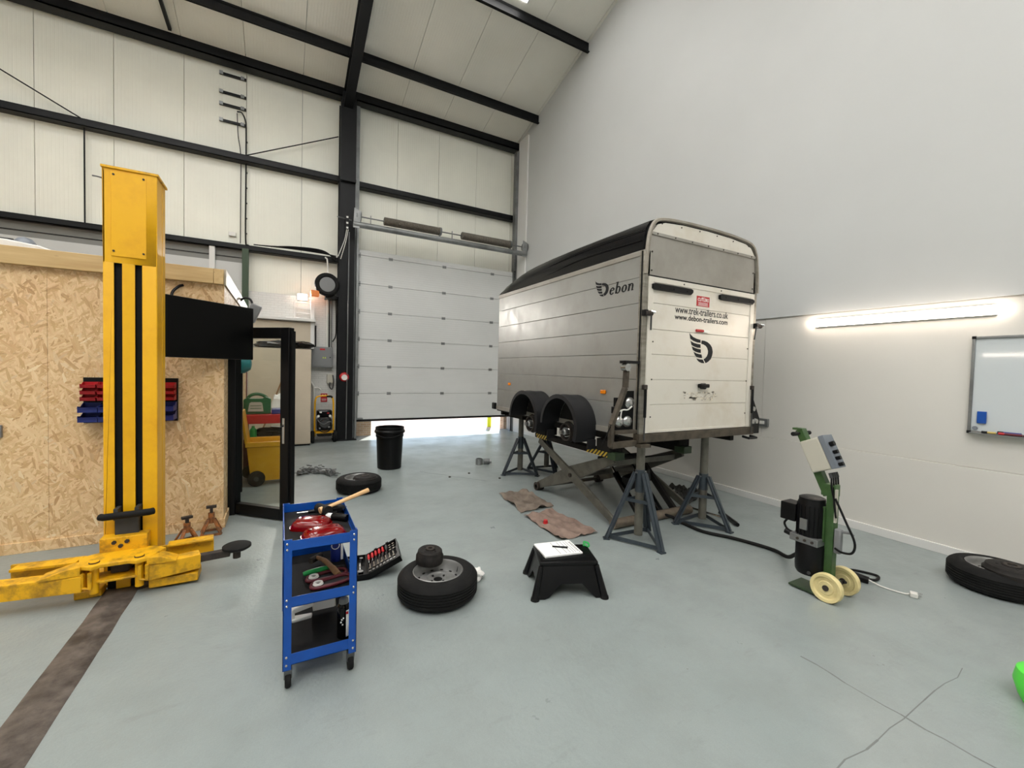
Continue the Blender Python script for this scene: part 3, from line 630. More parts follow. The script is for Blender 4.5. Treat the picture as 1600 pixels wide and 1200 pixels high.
solo(G().tube(curve([(1.03,9.95,3.1),(1.04,9.95,2.5),(1.03,9.95,2.25),(.97,9.95,2.12)]),.012,8), 'conduit', M['black_plastic'], 'black cable looping down next to the column', 'conduit')
# white shelf frame on the bricks
t = thing('shelf_frame', 'white painted rack frame on the brick wall above the cabinets', 'shelf', (0, 9.9, 1.95))
G().box(-.565,9.70,2.50,.62,10.04,2.56).build('shelf', M['white_trim'], t, bevel=.004)
G().box(.53,9.80,1.95,.60,9.86,2.50).build('upright', M['white_trim'], t); G().box(.53,9.86,2.56,.60,9.95,2.95).build('upright', M['white_trim'], t)
G().box(.22,9.92,2.56,.25,10.0,2.95).build('divider', M['white_trim'], t)
for z in (2.68,2.78,2.88): G().box(.25,9.94,z,.53,9.98,z+.02).build('slat', M['white_trim'], t)
G().box(-.56,9.80,2.0,.53,9.82,2.48).build('back_board', M['cream'], t)
# red sign, tap and pipe on the bricks
t = thing('red_notice', 'small red notice with white lettering above the pressure washer', 'sign', (.82,10.045,.82))
G().box(.755,10.03,.82,.885,10.045,1.0).build('plate', M['red'], t)
for z in (.85,.875): G().box(.775,10.027,z,.865,10.03,z+.008).build('text_line', M['white_plastic'], t)
for x in (.775,.83): G().box(x,10.027,.945,x+.035,10.03,.975).build('pictogram', M['white_plastic'], t)
t = thing('wall_tap', 'small grey outlet box with a hanging lead under the electrical cabinet', 'outlet', (.93,10.0,1.2))
G().box(.87,9.97,1.22,.99,10.05,1.42).build('box', M['beige'], t, bevel=.01); G().tube(curve([(.93,9.96,1.24),(.92,9.93,1.15),(.97,9.93,1.1),(1.0,9.93,1.25),(.985,9.95,1.4)]),.012,8).build('lead', M['grey_dark'], t)
t = thing('waste_pipe', 'white pipe elbow low on the brick wall', 'pipe', (.66,10.0,.9))
G().tube(curve([(.52,10.0,1.3),(.60,10.0,1.18),(.62,10.0,1.05),(.62,10.0,.3)]),.022,10).build('pipe', M['white_plastic'], t); G().tube(curve([(.62,9.99,1.12),(.70,9.99,1.12),(.75,9.98,1.08)]),.014,8).build('branch', M['white_plastic'], t)
# double cabinet
t = thing('storage_cabinet', 'tall cream two-door cupboard against the brick wall', 'cabinet', (0, 9.65, 0))
G().box(-.55,9.36,.03,.525,9.98,1.915).build('carcass', M['cream'], t, bevel=.004); G().box(-.54,9.38,0,.515,9.96,.03).build('plinth', M['black'], t)
for a, b in ((-.548,-.02),(.06-.076,.522)): G().box(a+.002,9.34,.04,b-.002,9.36,1.91).build('door', M['cream'], t, bevel=.003)
solo(G().box(-.58,9.34,0,-.56,9.37,2.0), 'dark_rail', M['maroon'], 'dark brown upright beside the cream cupboard', 'post')
def lumpy(c, r, sc, seed, n=14, m=9, amp=.22):
    g = G().ball((0,0,0), 1, n, m); rr = random.Random(seed); ph = [rr.uniform(0, 6.28) for _ in range(8)]
    out = []
    for v in g.v:
        k = 1 + amp*(math.sin(3*v.x+ph[0])*math.sin(4*v.y+ph[1]) + .6*math.sin(6*v.z+ph[2]+3*v.x) + .4*math.sin(9*v.x+ph[3])*math.sin(8*v.y+ph[4]))
        q = Vector((v.x*sc[0], v.y*sc[1], v.z*sc[2]))*k*r; q.z = max(q.z, -sc[2]*r*.7); out.append(q + Vector(c))
    g.v = out; return g
for c, r, sc, l in (((.36,9.55,2.0),.17,(1.15,1,.5),'crumpled black plastic bag on the cupboard beside the door frame'), ((-.17,9.55,1.99),.17,(1.7,1,.45),'folded grey plastic sheeting on the cupboard seen through the glass')):
    solo(lumpy(c, r, sc, int(c[0]*100)), 'plastic_bag', M['black_gloss'] if c[0] > 0 else M['grey_dark'], l, 'bag')
t = thing('broom', 'broom with wooden stick leaning on the cream cupboard', 'broom', (-.2, 9.15, 0))
G().cyl((.03,9.30,1.35),(-.19,9.15,.70),.013,n=10).build('stick', M['wood_old'], t); G().cyl((-.19,9.15,.70),(-.40,9.02,.08),.013,n=10).build('lower_stick', M['wood_old'], t)
G().box(-.52,8.98,.05,-.28,9.04,.09).build('head', M['maroon'], t, bevel=.006); G().box(-.51,8.985,0,-.29,9.035,.05).build('bristles', M['black'], t)
solo(lumpy((-.02,9.0,.86),.19,(.85,.8,1.05),5), 'white_sack', M['white_cloth'], 'white plastic sack standing behind the red box', 'sack')
solo(G().box(-.16,8.9,0,.12,9.18,.72), 'carton', M['cream'], 'cream carton under the white sack', 'box', bevel=.005)
# pressure washer
t = thing('pressure_washer', 'yellow framed pressure washer on two wheels in the brick corner', 'pressure washer', (.8, 9.68, 0))
def arch(x0, x1, y, z0, z1, r=.08):
    return curve([(x0,y,z0),(x0,y,(z0+z1)/2),(x0+.01,y,z1-r),(x0+r,y,z1),(x1-r,y,z1),(x1-.01,y,z1-r),(x1,y,(z0+z1)/2),(x1,y,z0)], 5)
G().tube(arch(.62,.98,9.70,.12,.96), .018, 10).build('handle_frame', M['yellow'], t)
G().tube([(.84,9.70,.96),(.93,9.70,.955),(.955,9.70,.93)], .023, 10).build('grip', M['black_plastic'], t)
G().box(.63,9.55,.20,.97,9.72,.24).build('cross_bar', M['yellow'], t, bevel=.006)
G().box(.66,9.56,.26,.94,9.80,.50).build('engine', M['black_plastic'], t, bevel=.03)
G().cyl((.80,9.57,.42),(.80,9.50,.42),.10,n=24).build('recoil_cover', M['grey_dark'], t); G().box(.65,9.58,.52,.95,9.78,.68).build('fuel_tank', M['black_gloss'], t, bevel=.04)
for x in (.68,.90): G().cyl((x,9.565,.56),(x,9.54,.56),.025,n=12).build('gauge', M['white_plastic'], t)
G().box(.66,9.53,.14,.94,9.74,.2).build('pump', M['rubber'], t, bevel=.02)
pts = [(.80+.13*math.cos(a), 9.53-.02*(a/6.28), .36+.13*math.sin(a)) for a in [k*.35 for k in range(36)]]
G().tube(pts, .010, 6).build('hose', M['rubber'], t)
for x, z, m_ in ((.70,.31,'steel'),(.88,.33,'steel'),(.76,.47,'orange'),(.86,.62,'red'),(.72,.64,'white_plastic')): G().box(x-.02,9.50,z-.012,x+.02,9.54,z+.012).build('fitting', M[m_], t, bevel=.004)
G().tube(curve([(.66,9.56,.5),(.69,9.50,.45),(.78,9.49,.40),(.90,9.50,.45),(.94,9.55,.36)]),.009,6).build('fuel_line', M['zinc'], t)
for x in (.575, 1.0):
    wv = G().lathe([(.03,-.03),(.11,-.035),(.125,-.02),(.125,.02),(.11,.035),(.03,.03)], (x,9.62,.125), (1,0,0), 24).build('wheel', M['tread'], t)
    G().cyl((x-.03,9.62,.125),(x+.03,9.62,.125),.06,n=16).build('hub', M['grey_dark'], wv)
# ================================================================== TWO-POST LIFT
t = thing('vehicle_lift_post', 'tall yellow vehicle lift post with two black slots and swing arms', 'vehicle lift', (-.95, 4.1, 0))
X0, X1, Y0, Y1 = -1.10, -.805, 4.0, 4.25
g = G()
for a, b in ((X0,-1.042),(-.998,-.928),(-.888,X1)): g.box(a, Y0, .02, b, Y0+.012, 2.29)
g.box(X0, Y0, 2.29, X1, Y0+.012, 2.94).box(X0, Y0, .02, X0+.012, Y1, 2.94).box(X1-.012, Y0, .02, X1, Y1-.09, 2.94).box(X1-.03, Y1-.09, .02, X1+.002, Y1, 2.94).box(X0, Y1-.012, .02, X1, Y1, 2.94)
g.build('post', M['yellow'], t, bevel=.003)
G().box(X0+.014, Y0+.03, .03, X1-.034, Y0+.05, 2.9).build('inner_channel', M['black'], t)
G().box(X0-.008, Y0-.012, 2.94, X1+.012, Y1+.02, 2.955).build('top_cap', M['yellow_dirty'], t)
ap = G().box(-1.055, Y0-.006, 2.335, -.862, Y0, 2.925).build('access_panel', M['yellow'], t, bevel=.002)
for x in (-1.04,-.877):
    for z in (2.37, 2.9): G().cyl((x,Y0-.006,z),(x,Y0-.012,z),.007,n=8).build('screw', M['iron'], ap)
G().box(-1.03, 3.955, .36, -.90, Y0, .50).build('slot_cover', M['grey_dark'], t)
G().tube([(-1.10,3.93,.505),(-1.08,3.915,.505),(-.83,3.915,.512),(-.81,3.93,.512)], .024, 12).build('door_bumper', M['rubber'], t)
for x in (-1.02,-.905): G().box(x-.012,3.93,.47,x+.012,4.02,.55).build('bumper_bracket', M['grey_dark'], t)
br = G().box(-1.10, 3.90, .245, -.84, 4.0, .36).build('carriage_bracket', M['yellow_dirty'], t, bevel=.008)
for x, z in ((-1.02,.325),(-.985,.297),(-.95,.325)): G().cyl((x,3.90,z),(x,3.888,z),.014,n=6).build('bolt', M['iron'], br)
G().box(-1.00, 3.86, .01, -.925, 4.0, .25).build('centre_tongue', M['yellow'], t); G().box(-1.05, 3.88, .01, -1.0, 3.99, .2).build('lower_guide', M['black'], t); G().box(-.925, 3.88, .01, -.875, 3.99, .2).build('lower_guide', M['black'], t)
G().box(-1.2, 3.93, 0, -.70, 4.32, .02).build('base_plate', M['yellow_dirty'], t)
# carriage head with the two pivots
c = G().pxy([(-1.19,3.86),(-1.14,3.70),(-1.07,3.66),(-1.03,3.69),(-.89,3.69),(-.85,3.66),(-.78,3.70),(-.72,3.84),(-.80,3.92),(-1.10,3.92)], .235, .262)
c.pxy([(-1.12,3.86),(-1.10,3.72),(-1.03,3.70),(-.88,3.70),(-.82,3.72),(-.80,3.86)], .128, .146)
hd = c.build('carriage_head', M['yellow_dirty'], t, bevel=.006)
for x in (-1.075, -.845):
    G().cyl((x,3.73,.06),(x,3.73,.272),.024,n=16).build('pivot_pin', M['yellow'], hd); G().cyl((x,3.73,.262),(x,3.73,.268),.028,n=16).build('pin_cap', M['iron'], hd)
G().box(-1.01,3.78,.15,-.91,3.88,.225).build('lock_block', M['iron'], hd, bevel=.01)
for x in (-1.105,-.815): G().tube([(x-.02,3.69,.215),(x-.02,3.69,.12),(x+.02,3.685,.11),(x+.02,3.685,.215)], .012, 8).build('lock_ring', M['yellow_dirty'], hd)
# near arm, reaching past the view edge
a = G().bar((-1.115,3.725,.15),(-2.05,3.86,.15),.105,.105).build('swing_arm', M['yellow_dirty'], t, bevel=.006)
G().pxz([(-1.13,.205),(-1.13,.262),(-1.2,.255),(-1.33,.215),(-1.33,.205)], 3.68, 3.80).build('arm_gusset', M['yellow_dirty'], a, bevel=.004)
G().bar((-1.22,3.97,.205),(-1.55,4.0,.205),.10,.02).build('arm_flange', M['yellow_dirty'], a, bevel=.004); G().bar((-1.20,4.02,.15),(-1.58,4.05,.15),.02,.13).build('arm_flange', M['yellow_dirty'], a, bevel=.004)
G().box(-1.2,3.80,.0,-1.06,3.90,.05).build('floor_stop', M['yellow_dirty'], t, bevel=.008)
# far arm with pad
a = G().bar((-.80,3.735,.15),(-.52,3.81,.15),.105,.105).build('swing_arm', M['yellow_dirty'], t, bevel=.006)
G().pxz([(-.80,.205),(-.80,.262),(-.72,.25),(-.64,.212),(-.64,.205)], 3.69, 3.80).build('arm_gusset', M['yellow_dirty'], a, bevel=.004)
G().bar((-.74,4.0,.225),(-.46,4.02,.225),.10,.015).build('arm_flange', M['yellow_dirty'], a, bevel=.004); G().bar((-.80,4.0,.16),(-.46,4.04,.16),.02,.12).build('arm_flange', M['yellow_dirty'], a, bevel=.004)
G().box(-.80,3.74,.02,-.52,3.90,.08).build('arm_base', M['yellow_dirty'], a, bevel=.008)
G().bar((-.55,3.80,.16),(-.33,3.80,.17),.06,.05).build('extension', M['iron'], a, bevel=.005)
G().lathe([(0,0),(.075,0),(.095,.012),(.095,.028),(.085,.034),(0,.034)], (-.288,3.80,.187), (0,0,1), 32).build('pad', M['rubber'], a)
G().cyl((-.288,3.80,.12),(-.288,3.80,.19),.026,n=12).build('pad_screw', M['iron'], a)
# floor cover strip
t = thing('floor_cover_strip', 'scuffed dark steel cover strip running along the floor from the lift post', 'cover strip', (-.96, 1.0, 0))
g = G(); n = 30
ys = [3.85 - k*(5.9/n) for k in range(n+1)]
def strip_prof(y): return [(-1.055,y,.001),(-1.04,y,.007),(-.995,y,.008),(-.975,y,.012),(-.955,y,.008),(-.885,y,.007),(-.87,y,.001)]
vs = []; 
for y in ys: vs += [Vector(p)+Vector((random.uniform(-.004,.004),0,0)) for p in strip_prof(y)]
g.add(vs, [(i*7+k, i*7+k+1, (i+1)*7+k+1, (i+1)*7+k) for i in range(n) for k in range(6)]); g.build('plate', M['plate'], t)
solo(G().pxy([(-1.1,3.88),(-1.08,3.80),(-.98,3.82),(-.9,3.79),(-.78,3.83),(-.74,3.90),(-.9,3.93)], .0005, .004), 'floor_patch', M['plate'], 'dark torn residue patch at the foot of the yellow post', 'patch')

# ================================================================== STRAND-BOARD CABIN
cb = thing('cabin', 'workshop cabin clad in strand board with a pine head beam', 'cabin', (-3.4, 6.4, 0))
xs = [-.485, -1.70, -2.92, -4.14, -5.36, -6.39]
for a, b in zip(xs, xs[1:]): G().box(b+.001, 4.93, 0, a-.001, 4.95, 2.36).build('board', M['osb'], cb)
G().box(-6.39, 4.915, 0, -.47, 4.93, .09).build('skirting', M['osb'], cb, bevel=.003)
G().box(-.485, 4.93, 0, -.47, 5.30, .09).build('skirting', M['osb'], cb, bevel=.003)
for a, b, z0 in ((4.95,5.28,0),(6.28,7.85,0),(5.28,6.28,2.06)): G().box(-.505, a, z0, -.485, b, 2.36).build('side_board', M['osb'], cb)
G().box(-6.39, 7.83, 0, -.505, 7.85, 2.4).build('rear_board', M['osb'], cb)
G().box(-6.39, 4.95, 2.38, -.51, 7.85, 2.42).build('roof_deck', M['osb'], cb)
G().box(-6.39, 4.87, 2.345, -.565, 4.93, 2.485).build('head_beam', M['timber'], cb, bevel=.004)
G().box(-.563, 4.87, 2.345, -.485, 4.93, 2.485).build('head_beam_end', M['timber_y'], cb, bevel=.004)
G().box(-.505, 4.93, 2.345, -.47, 7.86, 2.50).build('side_fascia', M['cream'], cb, bevel=.004)
G().box(-.50, 5.28, 0, -.42, 5.36, 2.06).build('door_jamb', M['black_plastic'], cb, bevel=.004); G().box(-.50, 6.20, 0, -.42, 6.28, 2.06).build('door_jamb', M['black_plastic'], cb, bevel=.004)
G().box(-.50, 5.28, 1.99, -.42, 6.28, 2.06).build('door_head', M['black_plastic'], cb, bevel=.004)
solo(G().box(-2.03,4.905,.96,-1.96,4.93,1.06), 'wall_switch', M['grey'], 'small grey switch on the strand board at the left edge', 'switch', bevel=.004)
g = G(); sh = [(-3.4,2.43),(-3.4,2.55),(-2.2,2.562),(-1.95,2.555),(-1.76,2.53),(-1.62,2.48),(-1.62,2.43)]
g.pxz(sh, 4.98, 5.5); solo(g, 'folded_sheet', M['white_cloth'], 'white folded sheet lying on the cabin roof behind the beam', 'sheet', bevel=.01)
t = thing('extract_cowl', 'dark grey round-topped duct with a black pipe on the cabin roof', 'duct', (-2.22, 6.0, 2.42))
G().lathe([(.09,0),(.09,.27),(.08,.31),(.05,.35),(0,.37)], (-2.22,6.0,2.42), (0,0,1), 28).build('cowl', M['panel_grey'], t); G().cyl((-2.30,6.0,2.73),(-3.6,5.95,2.74),.03,n=14).build('pipe', M['black_plastic'], t)
# wall screen
t = thing('television', 'flat black wall screen angled off the cabin corner', 'television', (-.59, 4.75, 1.63), rotz=math.radians(44.9), local=True)
G().box(-.46,-.02,.01,.46,.03,.53).build('housing', M['black_plastic'], t, bevel=.006); G().box(-.452,-.0225,.022,.452,-.0195,.522).build('screen', M['screen'], t)
G().box(-.15,.03,.15,.15,.06,.40).build('mount_plate', M['black'], t)
t2 = thing('screen_bracket', 'black folding wall bracket behind the screen', 'bracket', (-.72, 4.93, 1.85))
G().box(-.78,4.905,1.78,-.68,4.93,2.02).build('wall_plate', M['black'], t2); G().bar((-.73,4.905,1.9),(-.63,4.83,1.9),.03,.05).build('arm', M['black'], t2)
solo(G().tube(curve([(-.80,4.92,2.31),(-.83,4.9,2.29),(-.87,4.86,2.22),(-.86,4.80,2.1)]),.012,8), 'screen_cable', M['black_plastic'], 'black cable looping over the top of the wall screen', 'cable')
t = thing('floodlight', 'grey wedge-shaped floodlight hung from the cabin roof edge', 'light', (-.36, 6.6, 2.15))
g = G().cbox((-.33,6.6,2.27),(.12,.16,.24), rot('Y',22) @ rot('X',8)); g.build('housing', M['grey'], t, bevel=.015)
G().tube(curve([(-.48,6.6,2.42),(-.42,6.58,2.46),(-.36,6.57,2.44),(-.33,6.56,2.36)]),.014,8).build('strap', M['black_plastic'], t)
solo(G().lathe([(.02,.14),(.07,.13),(.115,.07),(.12,0),(.145,-.012),(.145,-.02),(.11,-.005)],(-.455,6.05,1.60),(1,0,.0),20), 'hard_hat', M['teal'], 'teal hard hat hung beside the cabin doorway', 'hard hat')
# ---- picking bins on a rack
t = thing('bin_rack', 'black wall rack on the strand board behind the yellow post', 'rack', (-1.155, 4.92, 1.07))
G().box(-1.475,4.90,1.06,-.835,4.928,1.45).build('back_plate', M['black_plastic'], t)
for z in (1.40,1.347,1.294,1.23,1.15): G().box(-1.475,4.895,z,-.835,4.90,z+.01).build('louvre', M['black_plastic'], t)
def make_bin(name, mat, wd, dp, ht):
    me = G()
    side = [(0,0),(0,ht),(-.03,ht),(-dp*.62,ht*.62),(-dp,ht*.72),(-dp,.0)]
    for x in (-wd/2, wd/2-.003): me.pyz(side, x, x+.003)
    me.box(-wd/2,-dp,0,wd/2,0,.004).box(-wd/2,-.004,0,wd/2,0,ht).box(-wd/2,-dp,0,wd/2,-dp+.004,ht*.55).box(-wd/2,-dp-.012,ht*.5,wd/2,-dp+.004,ht*.56)
    return me.mesh(name, mat)
def bins(mesh, name, xs, zs, rows, cols, colour, grp):
    for r, z in enumerate(zs):
        for c_, x in enumerate(xs):
            o = bpy.data.objects.new(name, mesh); COL.objects.link(o); o.location = (x, 4.893, z)
            tag(o, '%s %s bin, %s column from the left, %s row of its colour on the rack' % ('small' if colour == 'red' else 'wide', colour, cols[c_], rows[r]), 'bin', grp)
cols = ['first','second','third','fourth','fifth','sixth']
bins(make_bin('picking_bin', M['red_bin'], .099, .095, .05), 'picking_bin', [-1.418+.105*k for k in range(6)], (1.363,1.309,1.255), ['top','middle','bottom'], cols, 'red', 'red bins on the wall rack')
bins(make_bin('picking_bin', M['blue_dark'], .122, .15, .074), 'picking_bin', [-1.405+.126*k for k in range(5)], (1.163,1.082), ['upper','lower'], cols, 'blue', 'blue bins on the wall rack')
# ---- little orange jack stands
def jack_stand(loc, rz, h, label):
    t = thing('jack_stand', label, 'jack stand', loc, rz, 'orange jack stands by the cabin', local=True)
    k = h*.52
    for sx in (-1,1):
        for sy in (-1,1):
            G().bar((sx*.075,sy*.075,.006),(sx*.022,sy*.022,k),.028,.01,(sx,sy,0)).build('leg', M['orange_old'], t)
    for s in (-1,1):
        G().box(-.075,s*.075-.006,.0,.075,s*.075+.006,.02).build('foot_rail', M['orange_old'], t); G().box(s*.075-.006,-.075,.0,s*.075+.006,.075,.02).build('foot_rail', M['orange_old'], t)
    G().cyl((0,0,k*.75),(0,0,h*.75),.026,n=14).build('sleeve', M['orange_old'], t); G().box(-.012,-.012,k,.012,.012,h-.02).build('ratchet_bar', M['iron'], t)
    G().box(-.04,-.02,h-.022,.04,.02,h).build('saddle', M['iron'], t, bevel=.003); G().bar((.03,0,k),(.055,-.02,k*.55),.012,.008).build('lever', M['iron'], t)
jack_stand((-.725,4.64,0), .4, .235, 'orange jack stand nearer the lift post, with rusty legs')
jack_stand((-.565,4.79,0), .1, .265, 'taller orange jack stand beside the cabin corner')

# ================================================================== GLAZED DOOR, standing open
gd = struct(thing('door_2', 'black framed glazed door of the cabin standing open', 'door', (-.474, 5.39, 0), math.atan2(-.55,.564), local=True)); del gd['category']
L = .79
G().box(0,-.035,.012,.11,.035,1.975).build('hinge_stile', M['black_plastic'], gd, bevel=.006); G().box(L-.105,-.035,.012,L,.035,1.975).build('lock_stile', M['black_plastic'], gd, bevel=.006)
G().box(.11,-.035,1.865,L-.105,.035,1.975).build('top_rail', M['black_plastic'], gd, bevel=.006); G().box(.11,-.035,.012,L-.105,.035,.125).build('bottom_rail', M['black_plastic'], gd, bevel=.006)
G().box(L,-.018,.03,L+.022,.028,1.94).build('seal_edge', M['black'], gd)
G().box(.105,-.004,.12,L-.10,.004,1.87).build('pane', M['glass'], gd)
for s in (-1,1):
    h = G().box(L-.075,s*.035-.004,.80,L-.045,s*.035+.004,1.06).build('handle_plate', M['chrome'], gd, bevel=.003)
    G().tube([(L-.06,s*.04,.98),(L-.06,s*.075,.98),(L-.16,s*.08,.98)],.009,8).build('lever', M['chrome'], h)
for z in (.22,1.0,1.78): G().cyl((-.012,-.03,z-.05),(-.012,-.03,z+.05),.013,n=10).build('hinge', M['black'], gd)

# ================================================================== BEHIND THE GLASS
t = thing('wheeled_bin', 'yellow plastic wheeled bin with its lid open, seen through the glass', 'bin', (-.13, 6.62, 0))
g = G()
def ring(x0,x1,y0,y1,z): return [(x0,y0,z),(x1,y0,z),(x1,y1,z),(x0,y1,z)]
R_ = [ring(-.34,.10,6.45,6.80,.06), ring(-.385,.13,6.40,6.86,.52), ring(-.40,.145,6.385,6.875,.52), ring(-.40,.145,6.385,6.875,.585), ring(-.375,.12,6.41,6.85,.585), ring(-.33,.09,6.46,6.79,.08)]
g.add([p for r in R_ for p in r], [(3,2,1,0)] + [(i*4+k,i*4+(k+1)%4,(i+1)*4+(k+1)%4,(i+1)*4+k) for i in range(5) for k in range(4)] + [(20,21,22,23)])
g.build('body', M['yellow_plastic'], t, bevel=.008)
G().pxz([(-.405,.56),(-.375,.56),(-.375,.60),(-.43,.98),(-.455,.98)], 6.40, 6.86).build('lid', M['yellow_plastic'], t, bevel=.008)
for y in (6.42, 6.82):
    wh = G().lathe([(.0,-.022),(.09,-.025),(.10,-.015),(.10,.015),(.09,.025),(0,.022)], (-.275,y,.10), (0,1,0), 24).build('wheel', M['tread'], t)
    G().cyl((-.275,y-.03,.1),(-.275,y+.03,.1),.03,n=12).build('hub', M['grey_dark'], wh)
t = thing('red_wheeled_bin', 'dark red wheeled bin behind the yellow one', 'bin', (-.40, 6.98, 0))
G().box(-.46,6.93,.05,-.30,7.02,.55).build('body', M['maroon'], t, bevel=.02); G().cyl((-.38,6.905,.09),(-.38,6.93,.09),.09,n=20).build('wheel', M['tread'], t)
t = thing('tool_trolley', 'red tool trolley with an open middle behind the yellow bin', 'trolley', (-.14, 7.3, 0))
G().box(-.45,7.08,.74,.16,7.55,.87).build('top_tray', M['red'], t, bevel=.008); G().box(-.45,7.08,.50,.16,7.55,.54).build('shelf', M['maroon'], t)
for x in (-.44,.14):
    for y in (7.10,7.53): G().box(x-.015,y-.015,.05,x+.015,y+.015,.74).build('leg', M['maroon'], t)
for x in (-.42,.12):
    for y in (7.12,7.51): G().cyl((x-.012,y,.03),(x+.012,y,.03),.03,n=14).build('castor', M['tread'], t)
t = thing('tool_case', 'green plastic carry case with a handle hole on the red trolley', 'case', (-.29, 7.25, .87)); OFF[t] = Vector((-.33,7.25,.87))
P = [(-.515,.872),(-.515,1.08),(-.44,1.14),(-.36,1.165),(-.27,1.15),(-.17,1.09),(-.17,.872)]
g = G()
outer = P; hole = [(-.42,1.10),(-.30,1.10),(-.28,1.12),(-.30,1.14),(-.41,1.14),(-.435,1.12)]
g.pxz([(-.515,.872),(-.515,1.08),(-.46,1.115),(-.435,1.095),(-.28,1.095),(-.24,1.125),(-.17,1.09),(-.17,.872)], 7.2, 7.32)
g.tube(curve([(-.47,7.26,1.10),(-.42,7.26,1.145),(-.35,7.26,1.16),(-.28,7.26,1.145),(-.215,7.26,1.10)]), .024, 8)
g.build('shell', M['green'], t, bevel=.006)
G().pxz([(-.46,.91),(-.44,1.03),(-.42,1.045),(-.30,1.045),(-.28,1.03),(-.265,.91)], 7.19, 7.2).build('label_panel', M['beige'], t)
for z in (.95,.99): G().box(-.43,7.186,z,-.29,7.19,z+.008).build('label_line', M['green'], t)
solo(G().box(-.12,7.15,.87,.13,7.4,.94), 'parts_box', M['blue_dark'], 'dark blue flat box beside the green case on the red trolley', 'box', bevel=.01)
solo(G().lathe([(0,0),(.045,0),(.045,.11),(.02,.14),(.02,.165),(0,.165)],(-.35,7.15,.54),(0,0,1),16), 'oil_bottle', M['green_bright'], 'small green bottle on the lower trolley shelf', 'bottle')
solo(lumpy((-.15,7.25,.60),.12,(1.6,.9,.6),11), 'dark_tool_bag', M['rubber'], 'dark tool bag on the lower trolley shelf', 'bag')
# ================================================================== BOX TRAILER
tr = thing('box_trailer', 'aluminium box trailer with black domed roof raised on stands, wheels off', 'trailer', (3.73, 4.33, .95))
XA, XB, YR, YN = 2.905, 4.56, 2.85, 5.82
zp = [1.05, 1.31, 1.547, 1.782, 2.016, 2.253, 2.49, 2.70]
for a, b in zip(zp, zp[1:]):
    for x0, x1 in ((XA, XA+.03), (XB-.03, XB)):
        G().box(x0, YR+.05, a+.0015, x1, YN-.03, b-.0015).build('side_plank', M['alu_side'], tr, bevel=.003)
    G().box(XA+.03, YN-.05, a, XB-.03, YN-.02, b).build('front_plank', M['alu_side'], tr)
for x0, x1 in ((XA-.008, XA+.03), (XB-.03, XB+.008)):
    G().box(x0, YR+.05, 2.685, x1, YN, 2.735).build('top_rail', M['alu_panel'], tr, bevel=.004); G().box(x0, YR+.05, 1.0, x1, YN, 1.055).build('bottom_rail', M['alu_panel'], tr, bevel=.004)
for x0, x1 in ((XA-.02, XA+.055), (XB-.055, XB+.02)):
    g = G().box(x0, YR, 1.0, x1, YR+.06, 2.73); g.build('rear_post', M['alu_post'], tr, bevel=.006)
    G().box(x0+.02, YN-.05, 1.0, x1-.02, YN, 2.73).build('front_post', M['alu_side'], tr, bevel=.02)
G().box(XA-.024, YR+.02, 1.0, XA-.02, YR+.035, 2.72).build('post_seam', M['black'], tr)
# chassis and floor
G().box(XA, YR+.02, .985, XB, YN-.02, 1.0).build('floor_deck', M['under'], tr)
G().box(XA-.03, YR-.02, .965, XB+.03, YR+.06, 1.045).build('rear_beam', M['chassis'], tr, bevel=.004)
for x in (3.07, 4.32): G().box(x-.03, YR+.05, .90, x+.03, YN-.02, .985).build('chassis_rail', M['under'], tr)
for y in (3.3, 4.2, 5.1, 5.7): G().box(XA+.03, y-.025, .93, XB-.03, y+.025, .985).build('cross_member', M['under'], tr)
G().box(3.70, 5.8, .93, 3.80, 7.0, 1.0).build('drawbar', M['under'], tr)
G().box(3.3, YR+.08, .94, 3.45, YR+.25, .965).build('prop_plate', M['under'], tr); G().box(XA-.04, YR-.05, .925, XA+.08, YR+.02, .955).build('step_plate', M['chassis'], tr)
G().tube([(4.40,YR-.02,.95),(4.40,YR-.09,.94),(4.53,YR-.09,.94),(4.53,YR-.02,.95)], .014, 8).build('tie_loop', M['black_plastic'], tr)
# roof shell, lofted along the length
sec = [(0.0,0.0),(.004,.11),(.030,.215),(.075,.285),(.16,.318),(.35,.335),(.60,.345),(.8275,.348)]
stations = [(YR+.04,1.0),(3.4,1.01),(4.0,1.01),(4.5,.985),(4.85,.94),(5.1,.875),(5.3,.79),(5.5,.67),(5.65,.53),(5.76,.36),(5.82,.16),(5.835,0.0)]
vs = []; ns = len(sec)*2 - 1
for y, s in stations:
    row = [(XA-.006 + a*(1 + (1-s)*.9), y, 2.725 + h*s) for a, h in sec]
    row += [(XA+XB - p[0], p[1], p[2]) for p in reversed(row[:-1])]; vs += row
fs = [(i*ns+k, i*ns+k+1, (i+1)*ns+k+1, (i+1)*ns+k) for i in range(len(stations)-1) for k in range(ns-1)] + [tuple(range(ns))]
sh = G().add(vs, fs).build('roof_shell', M['roof_black'], tr)
# pressed creases along the shell flank
for z0, z1, y1 in ((.10, .06, 4.6), (.20, .12, 5.2)):
    G().tube(curve([(XA-.012+.02*(z0>.15), YR+.06, 2.725+z0), (XA-.010+.02*(z0>.15), 3.8, 2.725+z0+.02), (XA+.0+.02*(z0>.15), y1, 2.725+z1)]), .004, 6).build('crease', M['roof_black'], sh)
